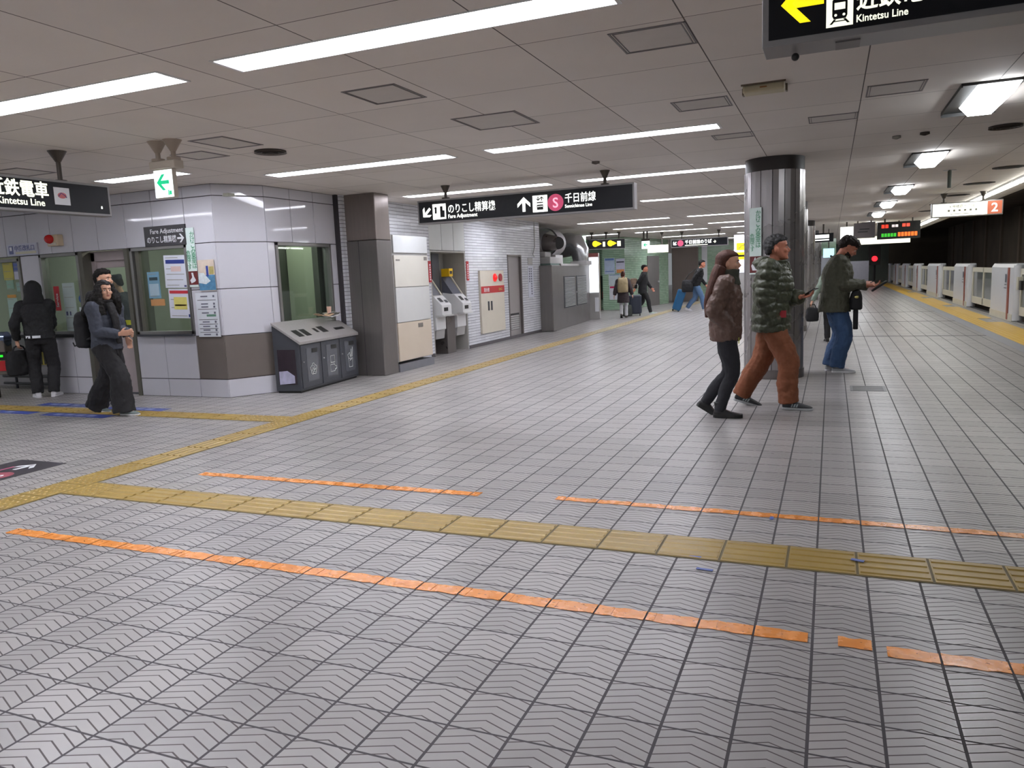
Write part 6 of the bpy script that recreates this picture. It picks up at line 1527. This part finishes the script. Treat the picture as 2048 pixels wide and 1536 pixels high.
m = MB(); m.box(-0.035, 0.035, -0.03, 0.03, -0.26, 0.0); m.build('hanging_strap', BLK, cb, bevel=0.01)
# 4 hooded person from behind
r4, d4 = person('person in a black hooded sweatshirt, back turned, by the gate window at left', (-10.56, 7.52, 0), 44, 1.67,
    dict(lean=3, side=-2, footR=(0.10, 0.02, -12, 0, 0), footL=(-0.12, 0.02, 20, 0, 0), handL=(-0.30, 0.05, 0.86), handR=(0.10, 0.32, 1.0), curlL=1.1, palmL=(0.6, 0.6, 0.0), thumbL=(0.3, 1, 0), hdirL=(0.0, 0.1, -1), elbL=(-0.3, -0.8, 0), elbR=(0.2, -0.6, -1), face=True),
    dict(hairm=HB, hair='none', hood=BLK, leg=(0.108, 0.088, 0.078), legm=BLK2, legfold=0.025, shoem=WHS, solem=WHS, shoe_s=1.05, jacket=dict(m=BLK, name='hooded_sweatshirt', s=1.15, hem=0.02, sleeve=(0.076, 0.07, 0.052), fold=0.03)))
m = MB(); pl = d4['pel']; A = [ring(pl + V((0, 0, z)), V((0.192, 0, 0)), V((0, 0.150, 0)), 40, 2.2) for z in (-0.015, 0.02)]
for i in range(22, 33):
    if i % 4 != 3: m.poly([A[0][i], A[0][i + 1], A[1][i + 1], A[1][i]])
w_ = m.build('white_shirt_hem', M_PAPER, r4); w_.modifiers.new('s', 'SOLIDIFY').thickness = 0.008
bpy.context.view_layer.update()
hb4 = bag('handbag', 'black soft bag hanging from the left hand of the hooded person', 'bag', (0, 0, 0), 0, (0.42, 0.20, 0.36), BLK)
hp_ = d4['arms']['L'][2]
place(hb4, r4, hp_ + V((0.0, 0.04, -0.52)), Matrix.Rotation(0.9, 4, 'Z'))
m = MB(); m.tube([(-0.12, 0, 0.33), (-0.07, 0, 0.41), (0.0, 0, 0.44), (0.07, 0, 0.41), (0.12, 0, 0.33)], 0.012, 8); m.build('handle', BLK, hb4, smooth=True)
# 5 woman with dark hair walking
r5, d5 = person('woman with loose dark hair, grey-blue fleece and wide black trousers, walking right', (-8.10, 6.60, 0), -84, 1.66,
    dict(lean=3, footR=(0.10, 0.27, 0, 0, 0), footL=(-0.08, -0.34, 0, 8, 0), handR=(0.10, 0.30, 0.98), handL=(-0.12, 0.24, 0.98), elbR=(0.5, -1, -0.4), elbL=(-0.5, -1, -0.4), curlR=0.9, curlL=0.8, hdirR=(-0.5, 0.8, 0.1), palmR=(-0.6, -0.3, 0.2), thumbR=(-0.2, 0.3, 0.9), hyaw=-22, hpitch=2),
    dict(hairm=HB, hair='long', hairlen=0.22, locks=(-1, 1), full=1.15, hairfold=0.03, hairscale=0.04, leg=(0.118, 0.115, 0.132), legend=0.03, legm=BLK2, legfold=0.03, shoem=mat('grey_green_trainer', (112, 124, 124), 0.55, var=0.12), solem=mat('white_sole', (214, 214, 216), 0.5),
         jacket=dict(m=CL('slate_fleece', (70, 74, 86), 0.9, 0.3), name='fleece_jacket', s=1.12, hem=0.03, sleeve=(0.084, 0.07, 0.052), fold=0.025), collar=(BLK2, 0.11, 0.03)))
m = MB(); nb = d5['nb']; limb(m, [nb + V((0.02, 0.10, 0.0)), nb + V((0.03, 0.165, -0.14)), nb + V((0.02, 0.175, -0.32)), nb + V((0.0, 0.17, -0.48))], [(0.06, 0.04), (0.055, 0.03), (0.05, 0.025), (0.035, 0.02)]); grow('scarf', m, 0.009, BLK2, r5, 2, wrinkle=0.02, wscale=0.05)
bpy.context.view_layer.update()
bp5 = bag('backpack', 'black backpack on the back of the woman in the grey-blue fleece', 'backpack', (0, 0, 0), 0, (0.30, 0.22, 0.44), BLK)
place(bp5, r5, d5['pel'] + V((0, -0.27, -0.02)))
m = MB()
for s in (-1, 1): m.tube([(s * 0.10, 0.08, 0.1), (s * 0.13, 0.17, 0.12), (s * 0.13, 0.30, 0.25), (s * 0.11, 0.26, 0.44), (s * 0.1, 0.1, 0.46)], 0.014, 8)
m.build('strap', BLK, bp5, smooth=True)
m = MB(); m.tube([(0.02, -0.11, 0.05), (0.04, -0.18, 0.02), (0.02, -0.22, 0.06)], 0.008, 6); m.build('loose_strap', BLK, bp5, smooth=True)
# 6 man hidden behind her
r6, d6 = person('man with short dark hair, mostly hidden behind the woman in the fleece', (-8.72, 7.12, 0), -80, 1.77,
    dict(footR=(0.08, 0.10, 0, 0, 0), footL=(-0.08, -0.12, 0, 8, 0)),
    dict(hairm=HB, hair='short', leg=(0.09, 0.07, 0.06), legm=BLK2, shoem=BKS, solem=mat('pale_sole', (176, 178, 180), 0.5), jacket=dict(m=BLK, s=1.0, hem=0.05)), voxel=0.01)
# staff member inside the office, seen through the door pane
r7, d7 = person('office attendant in a dark uniform and cap, seen through the door pane', (-10.02, 8.60, 0), 120, 1.74,
    dict(lean=8, footR=(0.09, 0, 0, 0, 0), footL=(-0.09, 0, 0, 0, 0), hpitch=-15),
    dict(hairm=HB, hair='short', cap=mat('uniform_navy', (40, 42, 54), 0.7), leg=(0.09, 0.07, 0.06), legm=BLK2, shoem=BKS, solem=M_BLACK, jacket=dict(m=mat('uniform_navy', (40, 42, 54), 0.7), s=1.1, hem=0.08)), voxel=0.011, fine=False)
# person almost hidden behind the stooping man
r11, d11 = person('person in a pale green top almost hidden behind the stooping man, holding a black bag', (0.02, 15.6, 0), 10, 1.48,
    dict(footR=(0.08, 0, 0, 0, 0), footL=(-0.08, 0, 0, 0, 0), handL=(-0.34, 0.05, 0.78)),
    dict(hairm=HB, hair='short', leg=(0.09, 0.07, 0.06), legm=BLK2, shoem=BKS, solem=M_BLACK, jacket=dict(m=CL('pale_green_top', (140, 156, 142)), s=1.1, hem=0.06)), voxel=0.012, fine=False)
bpy.context.view_layer.update()
hb11 = bag('handbag', 'small black bag showing between the near column and the stooping man', 'bag', (0, 0, 0), 0, (0.24, 0.14, 0.26), BLK)
place(hb11, r11, d11['arms']['L'][2] + V((0, 0.02, -0.40)))
m = MB(); m.tube([(-0.07, 0, 0.24), (-0.04, 0, 0.32), (0.04, 0, 0.32), (0.07, 0, 0.24)], 0.01, 8); m.build('handle', BLK, hb11, smooth=True)
# 8 girl with the beige backpack
r8, d8 = person('person in a dark coat and white leggings with a beige backpack, walking away', (-6.20, 24.2, 0), 12, 1.47,
    dict(footR=(0.08, 0.10, 0, 0, 0), footL=(-0.06, -0.22, 0, 35, 0.0), handL=(-0.30, -0.02, 0.66), handR=(0.30, 0.05, 0.68)),
    dict(hairm=HBR, hair='bun', leg=(0.082, 0.072, 0.06), legm=CL('white_leggings', (196, 196, 200)), shoem=mat('brown_shoe', (84, 70, 64), 0.5), solem=M_BLACK, jacket=dict(m=CL('maroon_coat', (50, 40, 44)), name='coat', s=1.2, hem=0.2, flare=1.15, sleeve=(0.088, 0.08, 0.07)), collar=(CL('moss_scarf', (62, 64, 54), 0.85), 0.09, 0.03)), voxel=0.012, fine=False)
bpy.context.view_layer.update()
bp8 = bag('backpack', 'beige backpack worn over the dark coat of the person walking away', 'backpack', (0, 0, 0), 0, (0.34, 0.20, 0.46), CL('beige_canvas', (162, 146, 112)))
place(bp8, r8, d8['pel'] + V((0, -0.24, 0.04)))
m = MB(); m.loft([ring((0, -0.095, z), V((0.13 * w_, 0, 0)), V((0, 0.03 * w_, 0)), 14, 3) for z, w_ in ((0.04, 0.8), (0.1, 1), (0.2, 1), (0.24, 0.8))]); m.build('front_pocket', CL('beige_canvas', (162, 146, 112)), bp8, smooth=True)
m = MB()
for s in (-1, 1): m.tube([(s * 0.11, 0.05, 0.36), (s * 0.12, 0.10, 0.47), (s * 0.12, 0.26, 0.47)], 0.02, 8)
m.build('strap', CL('beige_canvas', (162, 146, 112)), bp8, smooth=True)
# 9 man in black with the dark suitcase
r9, d9 = person('man in a black coat walking right past the green wall, pulling a dark suitcase', (-5.95, 25.9, 0), -74, 1.70,
    dict(lean=5, footR=(0.08, 0.28, 0, -8, 0), footL=(-0.08, -0.26, 0, 18, 0), handR=(0.14, -0.30, 0.85), handL=(-0.14, 0.32, 0.86), elbR=(0.5, -1, 0)),
    dict(hairm=HB, hair='short', leg=(0.095, 0.075, 0.062), legm=BLK2, shoem=mat('mint_shoe', (170, 190, 182), 0.5), solem=WHS, jacket=dict(m=BLK, name='coat', s=1.14, hem=0.1, flare=1.08), collar=(BLK2, 0.1, 0.03)), voxel=0.012, fine=False, skin=SKINR)
# 10 man with the blue suitcase
r10, d10 = person('man in a black jacket and blue jeans leaning forward, towing a blue suitcase', (-4.35, 27.4, 0), -78, 1.82,
    dict(lean=17, footR=(0.08, 0.26, 0, -6, 0), footL=(-0.08, -0.36, 0, 20, 0), py=-0.05, handR=(0.20, -0.34, 0.80), handL=(-0.16, 0.30, 0.90), elbR=(0.4, -1, 0), hpitch=-4),
    dict(hairm=HB, hair='short', leg=(0.10, 0.082, 0.072), legm=CL('washed_jeans', (92, 122, 158), 0.85), shoem=WHS, solem=WHS, jacket=dict(m=BLK, s=1.15, hem=0.04, fold=0.03)), voxel=0.012, fine=False, skin=SKINR)
def suitcase(label, loc, yaw, size, m_, tilt=0.0, handle=0.35):
    t = thing('suitcase', label, 'suitcase', loc, math.radians(yaw)); t.rotation_euler = (tilt, 0, math.radians(yaw)); a, b, c = size
    m = MB(); m.box(-a / 2, a / 2, -b / 2, b / 2, 0.06, c); m.build('shell', m_, t, bevel=0.06)
    m = MB()
    for x in (-a / 2 + 0.06, a / 2 - 0.06):
        for y in (-b / 2 + 0.05, b / 2 - 0.05): m.cyl((x - 0.012, y, 0.03), (x + 0.012, y, 0.03), 0.03, n=14); m.cyl((x, y, 0.03), (x, y, 0.07), 0.012, n=8)
    m.build('wheels', M_BLACK, t, smooth=True)
    m = MB(); m.tube([(-0.09, 0.0, c - 0.02), (-0.09, 0.0, c + handle), (0.09, 0.0, c + handle), (0.09, 0.0, c - 0.02)], 0.011, 8); m.build('pull_handle', M_STEEL, t, smooth=True)
    m = MB()
    for i in range(4): m.box(-a / 2 + 0.08 + i * (a - 0.16) / 3 - 0.006, -a / 2 + 0.08 + i * (a - 0.16) / 3 + 0.006, -b / 2 - 0.006, -b / 2 + 0.01, 0.14, c - 0.08)
    m.build('rib', m_, t)
    return t
suitcase('dark navy suitcase standing upright behind the man in the black coat', (-6.05, 25.2, 0), 10, (0.42, 0.27, 0.70), mat('navy_shell', (40, 46, 60), 0.4))
suitcase('blue suitcase tilted behind the leaning man', (-5.12, 27.35, 0), 100, (0.48, 0.30, 0.80), mat('blue_shell', (30, 92, 136), 0.35), 0.32)
bg = bag('shoulder_bag', 'round black bag hanging at the hip of the man with the blue suitcase', 'bag', (-4.66, 27.2, 0.68), 10, (0.40, 0.30, 0.42), BLK)
m = MB(); m.tube([(-0.1, 0, 0.38), (0.05, 0, 0.62), (0.3, 0, 0.80)], 0.015, 6); m.build('strap', BLK, bg, smooth=True)
bg = bag('tote_bag', 'tan bag under the arm of the man in the black coat', 'bag', (-6.22, 25.75, 0.9), 10, (0.26, 0.18, 0.34), CL('tan_bag', (120, 100, 84)))
bag('duffel_bag', 'small dark plaid bag on the floor by the dark navy suitcase', 'bag', (-6.28, 25.0, 0.0), 20, (0.34, 0.24, 0.38), CL('plaid_grey', (62, 66, 62)))
